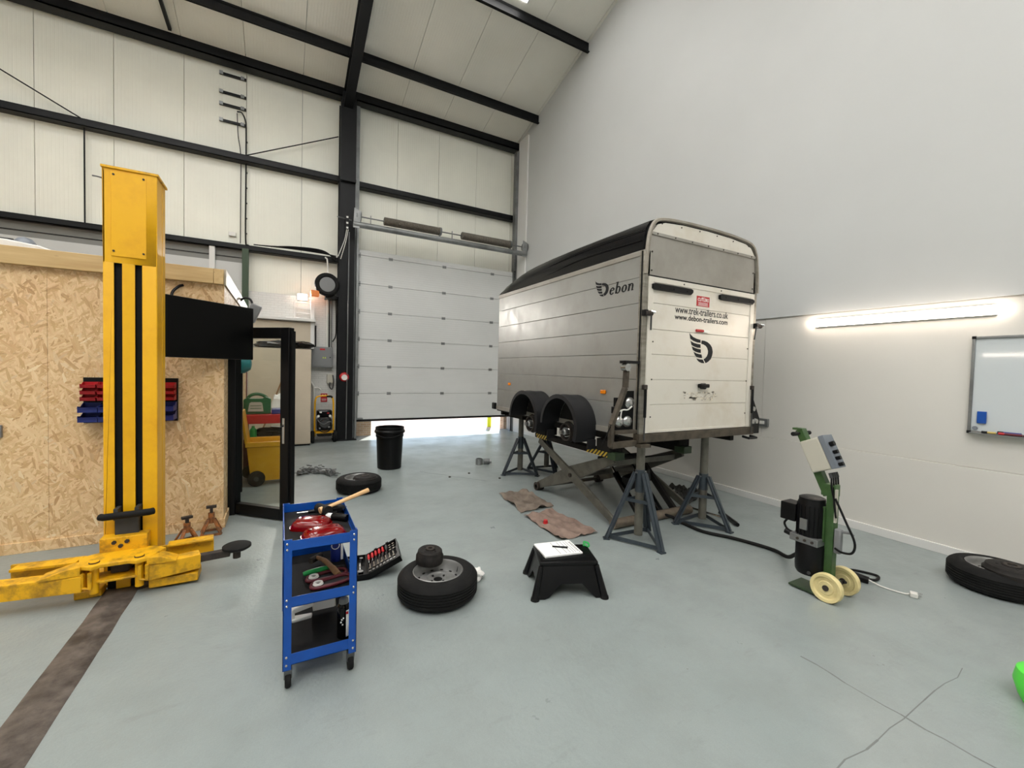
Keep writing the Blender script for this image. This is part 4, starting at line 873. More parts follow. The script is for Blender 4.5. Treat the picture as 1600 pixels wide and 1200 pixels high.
# rear upper panel under the arched moulding
half = [(XA-.01,2.51),(XA+.0,2.70),(XA+.02,2.86),(XA+.055,2.95),(XA+.105,3.005),(XA+.20,3.035),(XA+.45,3.055),(3.7325,3.062)]
archp = half + [(XA+XB-a, b) for a, b in reversed(half[:-1])]
def inset(pts, d):
    c = Vector((3.7325, 2.6)); return [((a-c.x)*(1-d/.85)+c.x, (b-2.5)*(1-d/.56)+2.5 if b > 2.6 else b) for a, b in pts]
pan = inset(archp, .03)
G().pxz(pan, YR-.0, YR+.04).build('upper_panel', M['alu_panel'], tr)
up = [p for p in pan if p[1] > 2.90]; xl = XA+.055; 
G().pxz([(xl, 2.895)] + up + [(XA+XB-xl, 2.895)], YR-.004, YR).build('header_panel', M['alu_rear'], tr)
G().box(XA+.05, YR-.012, 2.872, XB-.05, YR-.0, 2.90).build('header_strip', M['alu_panel'], tr, bevel=.003)
for k in range(7): G().cyl((XA+.12+.235*k,YR-.012,2.886),(XA+.12+.235*k,YR-.016,2.886),.007,n=6).build('rivet', M['iron'], tr)
for k in range(6):
    x = XA+.18+.26*k; G().cyl((x,YR-.004,2.985+.03*(1-abs(x-3.73)/.8)),(x,YR-.009,2.985+.03*(1-abs(x-3.73)/.8)),.007,n=6).build('rivet', M['iron'], tr)
for x in (XA+.07, XB-.07):
    for z in (2.55, 2.72): G().cyl((x,YR,z),(x,YR-.005,z),.008,n=6).build('rivet', M['iron'], tr)
prof = [(-.022,.006),(-.022,.026),(-.010,.034),(.006,.034),(.014,.026),(.014,.006)]
ar = curve([(a, 0, b) for a, b in archp], 4); vs = []; m_ = len(ar)
for i, p in enumerate(ar):
    q = ar[min(i+1, m_-1)] - ar[max(i-1, 0)]; nrm = Vector((-q.z, 0, q.x)).normalized()
    for dy, r in prof: vs.append(p + nrm*(r-.02) + Vector((0, YR+dy, 0)))
k_ = len(prof)
G().add(vs, [(i*k_+j, i*k_+(j+1) % k_, (i+1)*k_+(j+1) % k_, (i+1)*k_+j) for i in range(m_-1) for j in range(k_)] + [tuple(range(k_)), tuple((m_-1)*k_+j for j in range(k_))]).build('roof_moulding', M['moulding'], tr)
# rear ramp door
rd = G().box(XA+.03, YR+.012, 1.05, XB-.03, YR+.03, 2.495).build('rear_door', M['alu_rear'], tr)
zr = [1.06, 1.315, 1.549, 1.784, 2.016, 2.256, 2.46]
for a, b in zip(zr, zr[1:]): G().box(XA+.10, YR-.002, a+.0012, XB-.10, YR+.012, b-.0012).build('door_plank', M['alu_rear'], rd, bevel=.003)
for x0, x1 in ((XA+.035, XA+.10), (XB-.10, XB-.035)): G().box(x0, YR-.010, 1.05, x1, YR+.014, 2.495).build('door_stile', M['alu_rear'], rd, bevel=.004)
G().box(XA+.10, YR-.008, 2.445, XB-.10, YR+.012, 2.495).build('door_top_rail', M['alu_rear'], rd, bevel=.004); G().box(XA+.10, YR-.008, 1.05, XB-.10, YR+.012, 1.075).build('door_bottom_rail', M['alu_rear'], rd, bevel=.004)
G().box(XA+.03, YR-.004, 2.496, XB-.03, YR+.03, 2.508).build('seal', M['black'], tr)
for x in (XA+.115, XB-.115):
    for z in (1.2, 1.55, 1.9, 2.43): G().cyl((x,YR-.002,z),(x,YR-.007,z),.007,n=6).build('rivet', M['iron'], rd)
for x in (XA+.5, XB-.6): G().cyl((x,YR-.008,2.47),(x,YR-.013,2.47),.007,n=6).build('rivet', M['iron'], rd)
for a, b in ((2.975,3.52),(3.925,4.50)):
    v = G().pxz([(a,2.385),(a,2.425),(a+.03,2.435),(b-.03,2.435),(b,2.425),(b,2.40),(b-.03,2.375),(a+.03,2.375)], YR-.03, YR-.002).build('vent', M['black_plastic'], rd, bevel=.006)
    for x in (a+.09, (a+b)/2, b-.09): G().cyl((x,YR-.03,2.405),(x,YR-.034,2.405),.008,n=8).build('screw', M['black'], v)
# lettering and badges
st = G().box(3.60, YR-.0045, 2.285, 3.79, YR-.002, 2.385).build('red_sticker', M['red'], rd)
fit_text('CUTLERS', (3.615, YR-.005, 2.335), (1,0,0), (0,0,1), .16, .032, bold=.01).build('sticker_lettering', M['paper'], st)
for z, w_ in ((2.318,.14),(2.306,.14),(2.294,.15),(2.37,.05)): G().box(3.695-w_/2, YR-.0052, z, 3.695+w_/2, YR-.0045, z+.004).build('sticker_line', M['paper'], st)
fit_text('www.trek-trailers.co.uk', (3.302, YR-.003, 2.193), (1,0,0), (0,0,1), .79, .068, bold=.004).build('web_address', M['ink'], rd)
fit_text('www.debon-trailers.com', (3.298, YR-.003, 2.130), (1,0,0), (0,0,1), .79, .053, bold=.012).build('web_address', M['ink'], rd)
rl = G().cyl((3.60,YR-.012,2.04),(3.70,YR-.012,2.04),.014,n=12).build('reflector', M['red'], rd); G().pxz([(3.69,2.027),(3.70,2.054),(3.77,2.052),(3.80,2.04),(3.77,2.028)],YR-.022,YR-.002).build('reflector_tip', M['white_plastic'], rl)
LOGO = [[(0,291),(19,276),(53,256),(103,242),(165,233),(167,203),(116,206),(61,217),(14,237)],
 [(19,215),(67,198),(117,191),(167,188),(170,153),(119,154),(69,164),(36,176)], [(39,163),(87,149),(131,142),(174,139),(176,103),(133,106),(88,115),(57,129)],
 [(67,111),(112,96),(151,91),(188,88),(198,53),(159,55),(114,61),(91,79)], [(115,46),(159,39),(210,38),(237,2),(195,3),(155,14),(132,28)],
 [(182,229),(227,227),(273,216),(315,194),(344,165),(358,123),(351,85),(330,46),(291,18),(255,4),(221,42),(249,55),(271,74),(283,101),(285,128),(271,157),(247,177),(212,190),(178,195)]]
g = G()
for P in LOGO: g.pxz([(3.515+a/1000, 1.72+b/1000) for a, b in P], YR-.0035, YR-.0015)
g.build('winged_emblem', M['ink'], rd)
g = G(); s = .60
for P in LOGO: g.prism([(3.555-a/1000*s*.98, 2.385+b/1000*s) for a, b in P], lambda a, b: (XA-.0025, a, b), lambda a, b: (XA-.0005, a, b))
g.build('side_emblem', M['ink'], tr)
def serif_text():
    """bold slanted serif letters for the side, drawn as strokes: e b o n"""
    g = G(); ux = Vector((0,-1,0)); uz = Vector((0,0,1)); o = Vector((XA-.002, 3.338, 2.385)); sl = .22
    def q(a, b): return o + ux*(a + b*sl) + uz*b
    def poly(P):
        n = len(P); g.add([q(a,b) for a, b in P] + [q(a,b) + Vector((.0015,0,0)) for a, b in P], [tuple(range(n)), tuple(range(2*n-1,n-1,-1))] + [(i,(i+1)%n,n+(i+1)%n,n+i) for i in range(n)])
    def bowl(cx, cy, rx, ry, t0, t1, wmax, wmin=.006, n=18):
        P = []; Q = []
        for k in range(n+1):
            a = math.radians(t0 + (t1-t0)*k/n); wdt = wmin + (wmax-wmin)*abs(math.cos(a))
            P.append((cx+rx*math.cos(a), cy+ry*math.sin(a))); Q.append((cx+(rx-wdt)*math.cos(a), cy+(ry-min(wdt,wmin*1.3))*math.sin(a)))
        poly(P + Q[::-1])
    x = 0.0; xh = .068
    bowl(.037,.034,.037,.036,20,325,.025,.009); poly([(.004,.034),(.004,.042),(.066,.046),(.066,.038)])        # e
    x = .083; poly([(x+.004,.002),(x+.004,.108),(x-.008,.108),(x-.008,.114),(x+.028,.114),(x+.028,.002)]); bowl(x+.040,.034,.036,.036,-150,150,.025,.009)  # b
    x = .172; bowl(x+.037,.034,.037,.036,0,359.9,.025,.009)                                                                # o
    x = .258; poly([(x+.004,0),(x+.004,.060),(x-.006,.060),(x-.006,.067),(x+.028,.068),(x+.028,0)])                   # n
    bowl(x+.042,.040,.030,.030,-5,165,.025,.009); poly([(x+.052,.042),(x+.072,.042),(x+.072,.008),(x+.080,.006),(x+.078,0),(x+.052,0)])
    return g
serif_text().build('side_lettering', M['ink'], tr)
kb = G().cyl((3.72,YR-.0,1.49),(3.72,YR-.045,1.49),.03,n=16).build('plate_lamp', M['black_plastic'], rd); G().box(3.66,YR-.05,1.475,3.79,YR-.002,1.515).build('lamp_hood', M['black_plastic'], kb, bevel=.01)
rr = random.Random(3)
g = G()
for k in range(60):
    a, b = rr.uniform(3.45,3.95), rr.uniform(1.345,1.425); g.box(a,YR-.0032,b,a+rr.uniform(.012,.05),YR-.0015,b+rr.uniform(.006,.018))
o = g.build('sticker_residue', M['ghost'], rd); o['kind'] = 'stuff'
# latches, struts
for x, s in ((XA+.0, 1), (XB-.0, -1)):
    l = G().cyl((x-.03,YR-.03,2.152),(x+.06,YR-.03,2.152),.024,n=14).build('latch', M['iron'], tr); G().box(x-.04,YR-.05,2.125,x+.0,YR+.0,2.18).build('latch_block', M['black_plastic'], l, bevel=.006)
    G().bar((x+.04*s,YR-.045,2.14),(x+.05*s,YR-.035,2.0),.016,.01).build('latch_lever', M['grey_dark'], l); G().cyl((x+.05,YR-.035,2.17),(x+.075,YR-.06,2.16),.012,n=8).build('latch_pin', M['chrome'], l)
for x in (XA+.018, XB-.03):
    g = G().cyl((x,YR-.03,1.46),(x,YR-.03,1.20),.013,n=12).build('gas_strut', M['black_plastic'], tr); G().cyl((x,YR-.03,1.20),(x,YR-.03,.985),.007,n=10).build('strut_rod', M['grey_dark'], g)
    G().box(x-.022,YR-.035,1.455,x+.022,YR-.002,1.50).build('strut_mount', M['iron'], g, bevel=.006)
# side marker lamps and latch
for y, w_ in ((3.37,.075),(5.41,.06)): G().box(XA-.02, y-w_/2, 1.385, XA, y+w_/2, 1.425).build('marker_lamp', M['amber'], tr, bevel=.008)
l = G().box(XA-.03, 3.13, 1.20, XA, 3.22, 1.27).build('side_latch', M['black_plastic'], tr, bevel=.006); G().box(XA-.03, 3.15, 1.27, XA-.005, 3.19, 1.36).build('latch_strap', M['black_plastic'], l, bevel=.004)
G().box(XA-.03, 5.83, 1.0, XA+.01, 5.93, 1.1).build('corner_bracket', M['black_plastic'], tr, bevel=.01)
# rear lamp wings
def wing(s, xb):
    def X(d): return xb + s*d
    poly = [(X(0),.965),(X(.30),.965),(X(.30),1.13),(X(.15),1.46),(X(.13),1.70),(X(.02),1.70),(X(0),1.60)]
    w_ = G()
    edge = [(X(.30),.94),(X(.30),1.135),(X(.15),1.47),(X(.14),1.70)]
    P3 = [(a, YR+.04, b) for a, b in edge]
    for p, q in zip(P3, P3[1:]): w_.bar(p, q, .035, .05, (0,1,0))
    w_.bar((X(.30),YR+.04,.95),(X(0),YR+.04,.96),.06,.05).bar((X(.28),YR+.04,1.07),(X(.02),YR+.04,1.07),.07,.03)
    wo = w_.build('lamp_guard', M['chassis'] if s < 0 else M['black_plastic'], tr, bevel=.004)
    G().pxz([(X(.28),1.08),(X(.27),1.14),(X(.14),1.44),(X(.02),1.44),(X(.02),1.08)], YR+.06, YR+.07).build('backing', M['black'], wo)
    for d, z in ((.08,1.33),(.20,1.16),(.10,1.16)):
        G().lathe([(0,.03),(.03,.026),(.05,.012),(.055,0)], (X(d),YR+.055,z), (0,-1,0), 22).build('lamp', M['lens'], wo)
    G().tube(curve([(X(.26),YR+.04,1.24),(X(.18),YR+.03,1.27),(X(.12),YR+.03,1.27),(X(.07),YR+.03,1.30)]),.007,6).build('wire', M['white_plastic'], wo)
    G().tube(curve([(X(.19),YR+.03,1.27),(X(.20),YR+.03,1.22),(X(.20),YR+.03,1.18)]),.006,6).build('wire', M['white_plastic'], wo)
    G().cyl((X(.16),YR+.06,1.655),(X(.16),YR+.0,1.655),.035,n=16).build('outline_lamp', M['lens'], wo); G().box(min(X(.02),X(.19)),YR,1.69,max(X(.02),X(.19)),YR+.08,1.715).build('lamp_cap', M['black_plastic'], wo)
    G().tube(curve([(X(.31),YR+.03,1.14),(X(.36),YR+.05,1.02),(X(.36),YR+.1,.95)]),.006,6).build('cable', M['black_plastic'], wo)
wing(-1, XA-.015)
poly = None
w2 = G().pxz([(XB+.005,.96),(XB+.215,.96),(XB+.215,1.13),(XB+.02,1.47),(XB+.005,1.47)], YR+.03, YR+.05).build('lamp_wing', M['black_plastic'], tr, bevel=.004)
for d, z in ((.07,1.24),(.06,1.10),(.13,1.10)): G().lathe([(0,.03),(.025,.024),(.035,0)], (XB+d,YR+.028,z), (0,-1,0), 18).build('lamp', M['lens'], w2)
G().box(XB+.0,YR+.05,1.62,XB+.03,YR+.1,1.70).build('side_reflector', M['red'], tr, bevel=.006)
# mudguards, hubs, suspension
for y in (3.81, 4.575):
    vs = []; n = 22; ri, ro = .33, .342
    prof = [(2.905,ri),(2.66,ri),(2.645,ri-.028),(2.640,ri-.026),(2.645,ro+.006),(2.68,ro),(2.74,ro+.006),(2.80,ro),(2.905,ro)]
    for k in range(n+1):
        a = math.radians(-22 + (202)*k/n); ext = 0
        for x, r in prof: vs.append((x, y - math.cos(a)*r, 1.008 + math.sin(a)*r + ext))
    k_ = len(prof)
    mg = G().add(vs, [(i*k_+j, i*k_+(j+1) % k_, (i+1)*k_+(j+1) % k_, (i+1)*k_+j) for i in range(n) for j in range(k_)] + [tuple(range(k_)), tuple(n*k_+j for j in range(k_))]).build('mudguard', M['mudguard'], tr)
    G().box(2.80, y-.34, .80, 2.905, y-.322, .90).build('mud_flap', M['mudguard'], mg)
    G().pyz([(y+.32*math.cos(math.radians(a)), max(.96, 1.008+.32*math.sin(math.radians(a)))) for a in range(0,181,12)], XA-.006, XA-.001).build('arch_shade', M['under'], mg)  # dark sheet on the planks, paints the shade inside the mudguard arch
    hb = G().lathe([(0,0),(.11,0),(.118,-.01),(.118,-.018),(0,-.018)], (2.80,y+.02,.935), (-1,0,0), 28).build('brake_backplate', M['drum'], tr)
    G().lathe([(.10,.0),(.10,.035),(.088,.035),(.088,0)], (2.80,y+.02,.935), (-1,0,0), 28).build('brake_shoes', M['iron'], hb)
    G().lathe([(.035,0),(.035,.05),(.022,.06),(.022,.10),(0,.10)], (2.80,y+.02,.935), (-1,0,0), 20).build('stub_axle', M['steel'], hb)
    G().tube(curve([(2.785,y-.06,.955),(2.78,y-.02,.975),(2.78,y+.05,.975),(2.785,y+.09,.95)]),.006,6).build('shoe_spring', M['chrome'], hb)
    G().tube(curve([(2.785,y-.05,.90),(2.78,y+.02,.885),(2.785,y+.08,.90)]),.006,6).build('shoe_spring', M['chrome'], hb)
    G().bar((2.84,y+.02,.935),(2.84,y+.20,.95),.05,.07).build('trailing_arm', M['under'], tr, bevel=.006); G().box(XA-.05,y+.16,.905,XB+.05,y+.24,.985).build('axle_beam', M['under'], tr, bevel=.006)
    rb = G().lathe([(0,0),(.118,0),(.118,.10),(0,.10)], (XB+.06,y+.02,.935), (1,0,0), 24).build('brake_drum', M['drum'], tr)
    G().pyz([(y-.33,1.0),(y-.28,1.21),(y-.12,1.335),(y,1.35),(y+.12,1.335),(y+.28,1.21),(y+.33,1.0),(y+.30,1.0),(y+.26,1.19),(y+.1,1.31),(y,1.32),(y-.1,1.31),(y-.26,1.19),(y-.30,1.0)], XB, XB+.24).build('mudguard', M['mudguard'], tr)

# ================================================================== STANDS UNDER THE TRAILER
def axle_stand(c, a0, label, top=.965, col=.60, mat='slate', saddle=(.09,.09)):
    t = thing('axle_stand', label, 'axle stand', (c[0], c[1], 0), group='grey tripod axle stands', local=True)
    R_ = .30; feet = [Vector((R_*math.cos(math.radians(a0+120*k)), R_*math.sin(math.radians(a0+120*k)), 0)) for k in range(3)]
    for p in feet:
        u = p.normalized()
        l = G().bar(p + Vector((0,0,.012)), u*.055 + Vector((0,0,col)), .075, .012, u).bar(p*.985 + Vector((0,0,.012)), u*.045 + Vector((0,0,col)), .012, .045, u).build('leg', M[mat], t)
        G().cbox(p + Vector((0,0,.006)), (.06,.06,.012), Matrix.Rotation(math.atan2(u.y,u.x),3,'Z')).build('foot', M[mat], l)
    for k in range(3):
        p, q = feet[k], feet[(k+1) % 3]
        G().bar(p*.93 + Vector((0,0,.03)), q*.93 + Vector((0,0,.03)), .008, .035).build('base_bar', M[mat], t)
        f_ = .44; G().bar(p*f_ + Vector((0,0,col*.60)), q*f_ + Vector((0,0,col*.60)), .008, .03).build('mid_bar', M[mat], t)
    G().cyl((0,0,col*.72),(0,0,col+.03),.045,n=18).build('collar', M[mat], t); G().cyl((0,0,.06),(0,0,top-.012),.040,n=18).build('inner_tube', M['grey_arm'], t)
    G().box(-saddle[0]/2,-saddle[1]/2,top-.015,saddle[0]/2,saddle[1]/2,top-.001).build('saddle', M['under'], t)
    pn = G().cyl((-.06,0,col-.0),(.075,0,col-.0),.008,n=8).build('pin', M['steel'], t); G().tube([(.075,0,col),(.085,0,col-.02),(.085,0,col-.14)],.004,6).build('pin_chain', M['steel'], pn)
    return t
axle_stand((3.02,2.945), 147, 'grey tripod axle stand under the near rear corner of the trailer', .962, .66)
axle_stand((4.0,2.99), 37, 'grey tripod axle stand under the rear corner beside the white wall', .962, .52, saddle=(.26,.06))
axle_stand((3.28,5.70), 62, 'grey tripod axle stand under the front of the trailer near the door', .96, .55)
axle_stand((3.78,5.72), 25, 'second front axle stand, partly behind the near front one', .96, .50)

# ================================================================== SCISSOR LIFT
t = thing('scissor_lift', 'grey mid-rise scissor lift standing open under the trailer', 'scissor lift', (3.6, 4.05, 0))
def flatarm(x, p, q, w0=.085, w1=.10, th=.035):
    """tapered flat arm in a plane of constant X"""
    p = Vector((0,)+p); q = Vector((0,)+q); d = (q-p).normalized(); n = Vector((0,-d.z,d.y)); mid = (p+q)/2
    pts = [p+n*w0/2, mid+n*w1*.62, q+n*w0/2, q-n*w0/2, mid-n*w1*.62, p-n*w0/2]
    return G().pyz([(v.y, v.z) for v in pts], x-th/2, x+th/2)
for x in (3.07, 4.10):
    flatarm(x, (4.81,.07), (3.36,.70), .09, .15).build('scissor_arm', M['grey_arm'], t, bevel=.004)
    flatarm(x-.045 if x < 3.5 else x+.045, (3.27,.06), (4.75,.69), .075, .085).build('scissor_arm', M['grey_arm'], t, bevel=.004)
    G().cyl((x-.08,4.03,.385),(x+.08,4.03,.385),.024,n=14).build('pivot', M['iron'], t)
    G().cyl((x-.05,4.81,.055),(x+.05,4.81,.055),.055,n=18).build('roller', M['iron'], t)
    G().box(x-.06,3.42,.715,x+.06,4.85,.775).build('top_beam', M['under'], t, bevel=.004); G().box(x-.065,3.28,.70,x+.065,3.42,.78).build('beam_end', M['green_dark'], t, bevel=.006)
    for a, b in ((3.40,3.74),(4.56,4.80)):
        if x < 3.5: G().box(x-.068,a,.715,x-.06,b,.775).build('hazard_plate', M['stripe'], t)
    G().box(x-.09,3.34,.775,x+.09,3.55,.90).build('lift_block', M['under'], t, bevel=.006); G().box(x-.09,4.55,.775,x+.09,4.78,.90).build('lift_block', M['under'], t, bevel=.006)
G().cyl((3.02,4.81,.055),(4.15,4.81,.055),.025,n=12).build('front_axle', M['grey_arm'], t)
G().cyl((3.0,3.28,.05),(4.16,3.28,.05),.05,n=20).build('rear_cross_tube', M['tan_steel'], t); G().box(3.1,3.98,.36,4.06,4.06,.41).build('mid_cross', M['grey_arm'], t, bevel=.004)
G().box(3.05,3.45,.60,4.12,3.52,.66).build('upper_cross', M['grey_arm'], t)
for x in (3.42, 3.74):
    cy = G().cyl((x,3.32,.06),(x,3.72,.44),.036,n=16).build('hydraulic_cylinder', M['black_gloss'], t); G().cyl((x,3.72,.44),(x,3.88,.59),.018,n=12).build('piston_rod', M['chrome'], cy)
G().bar((3.3,3.86,.56),(3.95,3.86,.56),.08,.10).build('ram_bracket', M['under'], t); G().bar((3.42,3.55,.36),(3.8,3.60,.42),.10,.14).build('valve_block', M['black_plastic'], t)
G().bar((3.95,3.30,.05),(3.86,3.75,.55),.05,.06).build('link_bar', M['under'], t)
solo(G().tube(curve([(3.55,3.30,.10),(3.75,3.22,.05),(3.78,3.05,.018),(3.77,2.80,.018),(3.88,2.58,.018),(3.95,2.37,.018),(3.97,2.2,.02),(3.86,2.03,.05),(3.66,1.86,.18)],8),.016,10), 'hydraulic_hose', M['rubber'], 'thick black hydraulic hose from the scissor lift to the green pump cart', 'hose')
t = thing('breaker_bar', 'chrome bar with black grip handles on the floor by the rear stand', 'tool', (4.3, 3.0, 0))
G().cyl((4.24,3.42,.04),(4.31,2.98,.03),.013,n=10).build('bar', M['chrome'], t); G().cyl((4.40,2.96,.022),(4.27,2.76,.022),.021,n=12).build('grip', M['black_plastic'], t); G().cyl((4.45,3.03,.022),(4.31,2.80,.022),.017,n=12).build('grip', M['black_plastic'], t)
G().cyl((4.46,3.10,.025),(4.43,3.04,.022),.022,n=12).build('head', M['black_plastic'], t)
def sheet(poly, z, seed, n=22, amp=.012, th=.004):
    """a limp cloth over a quad on the floor, wrinkled"""
    rr = random.Random(seed); ph = [rr.uniform(0,6.28) for _ in range(10)]; a, b, c, d = [Vector(p) for p in poly]; vs = []
    for lay in (0, 1):
        for i in range(n+1):
            for j in range(n+1):
                u, v = i/n, j/n
                e = .012*math.sin(u*9+ph[6])*(1 if v in (0,1) else 0); p = a*(1-u)*(1-v) + b*u*(1-v) + c*u*v + d*(1-u)*v
                h = (math.sin(u*7+ph[0]+3*v)*math.sin(v*6+ph[1]) + .7*math.sin(u*15+v*9+ph[2]) + .5*math.sin(v*21-u*8+ph[3]) + .4*math.sin(u*33+ph[4])*math.sin(v*29+ph[5]))
                edge = min(u, v, 1-u, 1-v); lift = max(0, .10-edge)*amp*6*max(0, math.sin(u*5+v*7+ph[7]))
                vs.append((p.x+e, p.y+.01*math.sin(v*11+ph[8]), z + max(0, h*amp*.6+amp*.5) + lift + (th if lay else 0)))
    N_ = n+1; fs = []
    for i in range(n):
        for j in range(n):
            q = (i*N_+j, (i+1)*N_+j, (i+1)*N_+j+1, i*N_+j+1); fs.append(q[::-1]); fs.append(tuple(k+N_*N_ for k in q))
    bd = [i*N_ for i in range(n+1)] + [n*N_+j for j in range(1,n+1)] + [i*N_+n for i in range(n-1,-1,-1)] + [j for j in range(n-1,0,-1)]
    for k in range(len(bd)): p, q = bd[k], bd[(k+1) % len(bd)]; fs.append((p, q, q+N_*N_, p+N_*N_))
    return G().add(vs, fs)
solo(sheet([(4.36,3.50),(4.82,3.58),(4.96,3.90),(4.70,4.10)], .002, 4, amp=.07), 'dark_rag', M['rag_dark'], 'crumpled dark oily sheet behind the stand by the wall', 'cloth')
# ================================================================== BLUE TOOL TROLLEY
t = thing('tool_cart', 'blue three-tier steel tool cart on castors in the foreground', 'tool cart', (.185, 2.61, 0))
TX0, TX1, TY0, TY1 = .015, .357, 2.30, 2.92
for x, sx in ((TX0, 1), (TX1, -1)):
    for y, sy in ((TY0, 1), (TY1, -1)):
        up = G().box(min(x,x+sx*.038), min(y,y+sy*.003), .10, max(x,x+sx*.038), max(y,y+sy*.003), .75).box(min(x,x+sx*.003), min(y,y+sy*.038), .10, max(x,x+sx*.003), max(y,y+sy*.038), .75).build('upright', M['blue'], t)
        if sy > 0:
            for z in (.125,.165,.42,.45,.70,.728): G().lathe([(0,.005),(.004,.004),(.0065,0)], (x+sx*.017, y-.001, z), (0,-1,0), 10).build('bolt', M['chrome'], up)
        c = thing  # castors below
        cf = G().pyz([(y+sy*.02-.02,.098),(y+sy*.02+.02,.098),(y+sy*.03+.012,.045),(y+sy*.03-.012,.045)], x+sx*.025-.018, x+sx*.025+.018).build('castor_fork', M['zinc'], t)
        G().lathe([(0,-.012),(.036,-.014),(.041,-.008),(.041,.008),(.036,.014),(0,.012)], (x+sx*.025, y+sy*.03, .041), (1,0,0), 22).build('castor_wheel', M['tread'], cf)
for z0, z1 in ((.69,.742),(.41,.462),(.122,.178)):
    s = G().box(TX0+.003,TY0+.002,z0,TX1-.003,TY0+.004,z1).box(TX0+.003,TY1-.004,z0,TX1-.003,TY1-.002,z1).box(TX0+.002,TY0+.002,z0,TX0+.004,TY1-.002,z1).box(TX1-.004,TY0+.002,z0,TX1-.002,TY1-.002,z1).box(TX0+.002,TY0+.002,z0,TX1-.002,TY1-.002,z0+.003)
    so = s.build('tray', M['blue'], t); G().box(TX0+.008,TY0+.008,z0+.003,TX1-.008,TY1-.008,z0+.006).build('liner', M['rubber'], so)
# --- on the top tray
def lens(c, label, rz, L, W, H):
    t = thing('lamp_lens', label, 'lamp lens', c, rz, 'red lamp lenses on the cart', local=True)
    n = 16; rows = []
    sec = [(1,0),(1,.25),(.93,.62),(.75,.88),(.45,.98),(0,1.0)]
    P = [(L/2*math.copysign(abs(math.cos(a))**.55, math.cos(a)), W/2*math.copysign(abs(math.sin(a))**.55, math.sin(a))) for a in [2*math.pi*k/28 for k in range(28)]]
    vs = [(x*s, y*s, H*h) for s, h in sec for x, y in P]; m = len(P)
    G().add(vs, [(i*m+k, i*m+(k+1)%m, (i+1)*m+(k+1)%m, (i+1)*m+k) for i in range(len(sec)-1) for k in range(m)] + [tuple(range(m-1,-1,-1))]).build('shell', M['red_lens'], t)
    G().pxy([(x*1.05, y*1.06) for x, y in P], 0, .010).build('flange', M['red_lens'], t)
    for s in (-1, 1): G().cyl((s*L*.30,0,H*.93),(s*L*.30,0,H*1.02),.006,n=8).build('screw', M['chrome'], t)
lens((.155,2.60,.697), 'red lamp lens lying further back on the cart top', -.35, .20, .15, .05)
lens((.205,2.42,.697), 'red lamp lens lying at the front edge of the cart top', .12, .21, .14, .05)
t = thing('mallet', 'mallet with a pale wooden handle resting across the cart top', 'mallet', (.24, 2.74, .70))
G().tube([(.225,2.722,.748),(.30,2.75,.764),(.40,2.787,.785),(.50,2.823,.806)], [.011,.012,.013,.015], 12, flat=.8).build('handle', M['wood_handle'], t)
G().cyl((.25,2.69,.745),(.205,2.80,.737),.028,n=18).build('head', M['rubber'], t); G().cyl((.222,2.720,.747),(.205,2.714,.744),.019,n=14).build('handle_end', M['wood_handle'], t)
solo(lumpy((.29,2.80,.715),.06,(1.0,.9,.55),21,amp=.3), 'black_glove', M['rubber'], 'crumpled black work glove under the mallet handle', 'glove')
t = thing('inspection_torch', 'black cylindrical torch with a white label on the cart top', 'torch', (.30, 2.64, .697))
G().tube([(.235,2.70,.716),(.27,2.672,.716),(.275,2.668,.716),(.345,2.605,.716)], [.016,.016,.02,.02], 14).build('body', M['black_plastic'], t); G().tube([(.243,2.694,.716),(.272,2.671,.716)], .0168, 14).build('label', M['paper'], t)
t = thing('screwdriver', 'thin screwdriver with a bright shaft at the back of the cart top', 'screwdriver', (.17, 2.83, .697))
G().cyl((.09,2.845,.705),(.15,2.84,.706),.004,n=8).build('shaft', M['chrome'], t); G().cyl((.15,2.84,.706),(.215,2.832,.708),.009,n=10).build('handle', M['black_plastic'], t)
# --- on the middle tray
t = thing('hammer', 'worn wooden handled hammer on the middle cart shelf', 'hammer', (.25, 2.62, .417))
G().tube(curve([(.195,2.74,.455),(.23,2.67,.46),(.265,2.57,.45),(.29,2.50,.435)]), [.012]*6+[.014]*6+[.017]*6+[.018], 12).build('handle', M['wood_old'], t); G().cyl((.16,2.72,.448),(.22,2.77,.452),.018,n=14).build('head', M['iron'], t)
t = thing('pry_tool', 'green handled scraper on the middle cart shelf', 'tool', (.23, 2.62, .417))
G().tube([(.115,2.60,.432),(.14,2.602,.434),(.20,2.608,.436),(.25,2.613,.436)], [.011,.015,.017,.014], 12).build('handle', M['green_bright'], t); G().bar((.25,2.613,.436),(.335,2.62,.43),.012,.008).build('blade', M['iron'], t)
def bezel(c, rz, label):
    t = thing('tail_light', label, 'tail light', c, rz, 'maroon lamp bezels on the middle shelf', local=True)
    loop = curve([(-.09,.0,.012),(-.07,.03,.014),(0,.035,.016),(.08,.035,.018),(.11,.02,.016),(.11,-.02,.014),(.05,-.035,.012),(-.05,-.032,.012),(-.085,-.02,.012),(-.09,0,.012)],4)
    G().tube(loop[:-1], .0095, 8, True).build('rim', M['maroon'], t); G().pxy([(p.x,p.y) for p in loop[:-1]], .004, .009).build('base', M['grey_dark'], t)
    G().lathe([(.014,.010),(.014,.02),(.023,.022),(.027,.012),(.014,.010)], (-.055,0,.008), (0,0,1), 20).build('bulb_ring', M['white_plastic'], t)
bezel((.22,2.535,.417), .08, 'maroon edged lamp bezel at the back of the middle cart shelf'); bezel((.235,2.45,.417), .18, 'maroon edged lamp bezel at the front of the middle cart shelf')
t = thing('spray_can', 'blue can with a white stripe on the middle cart shelf', 'can', (.315, 2.75, .417))
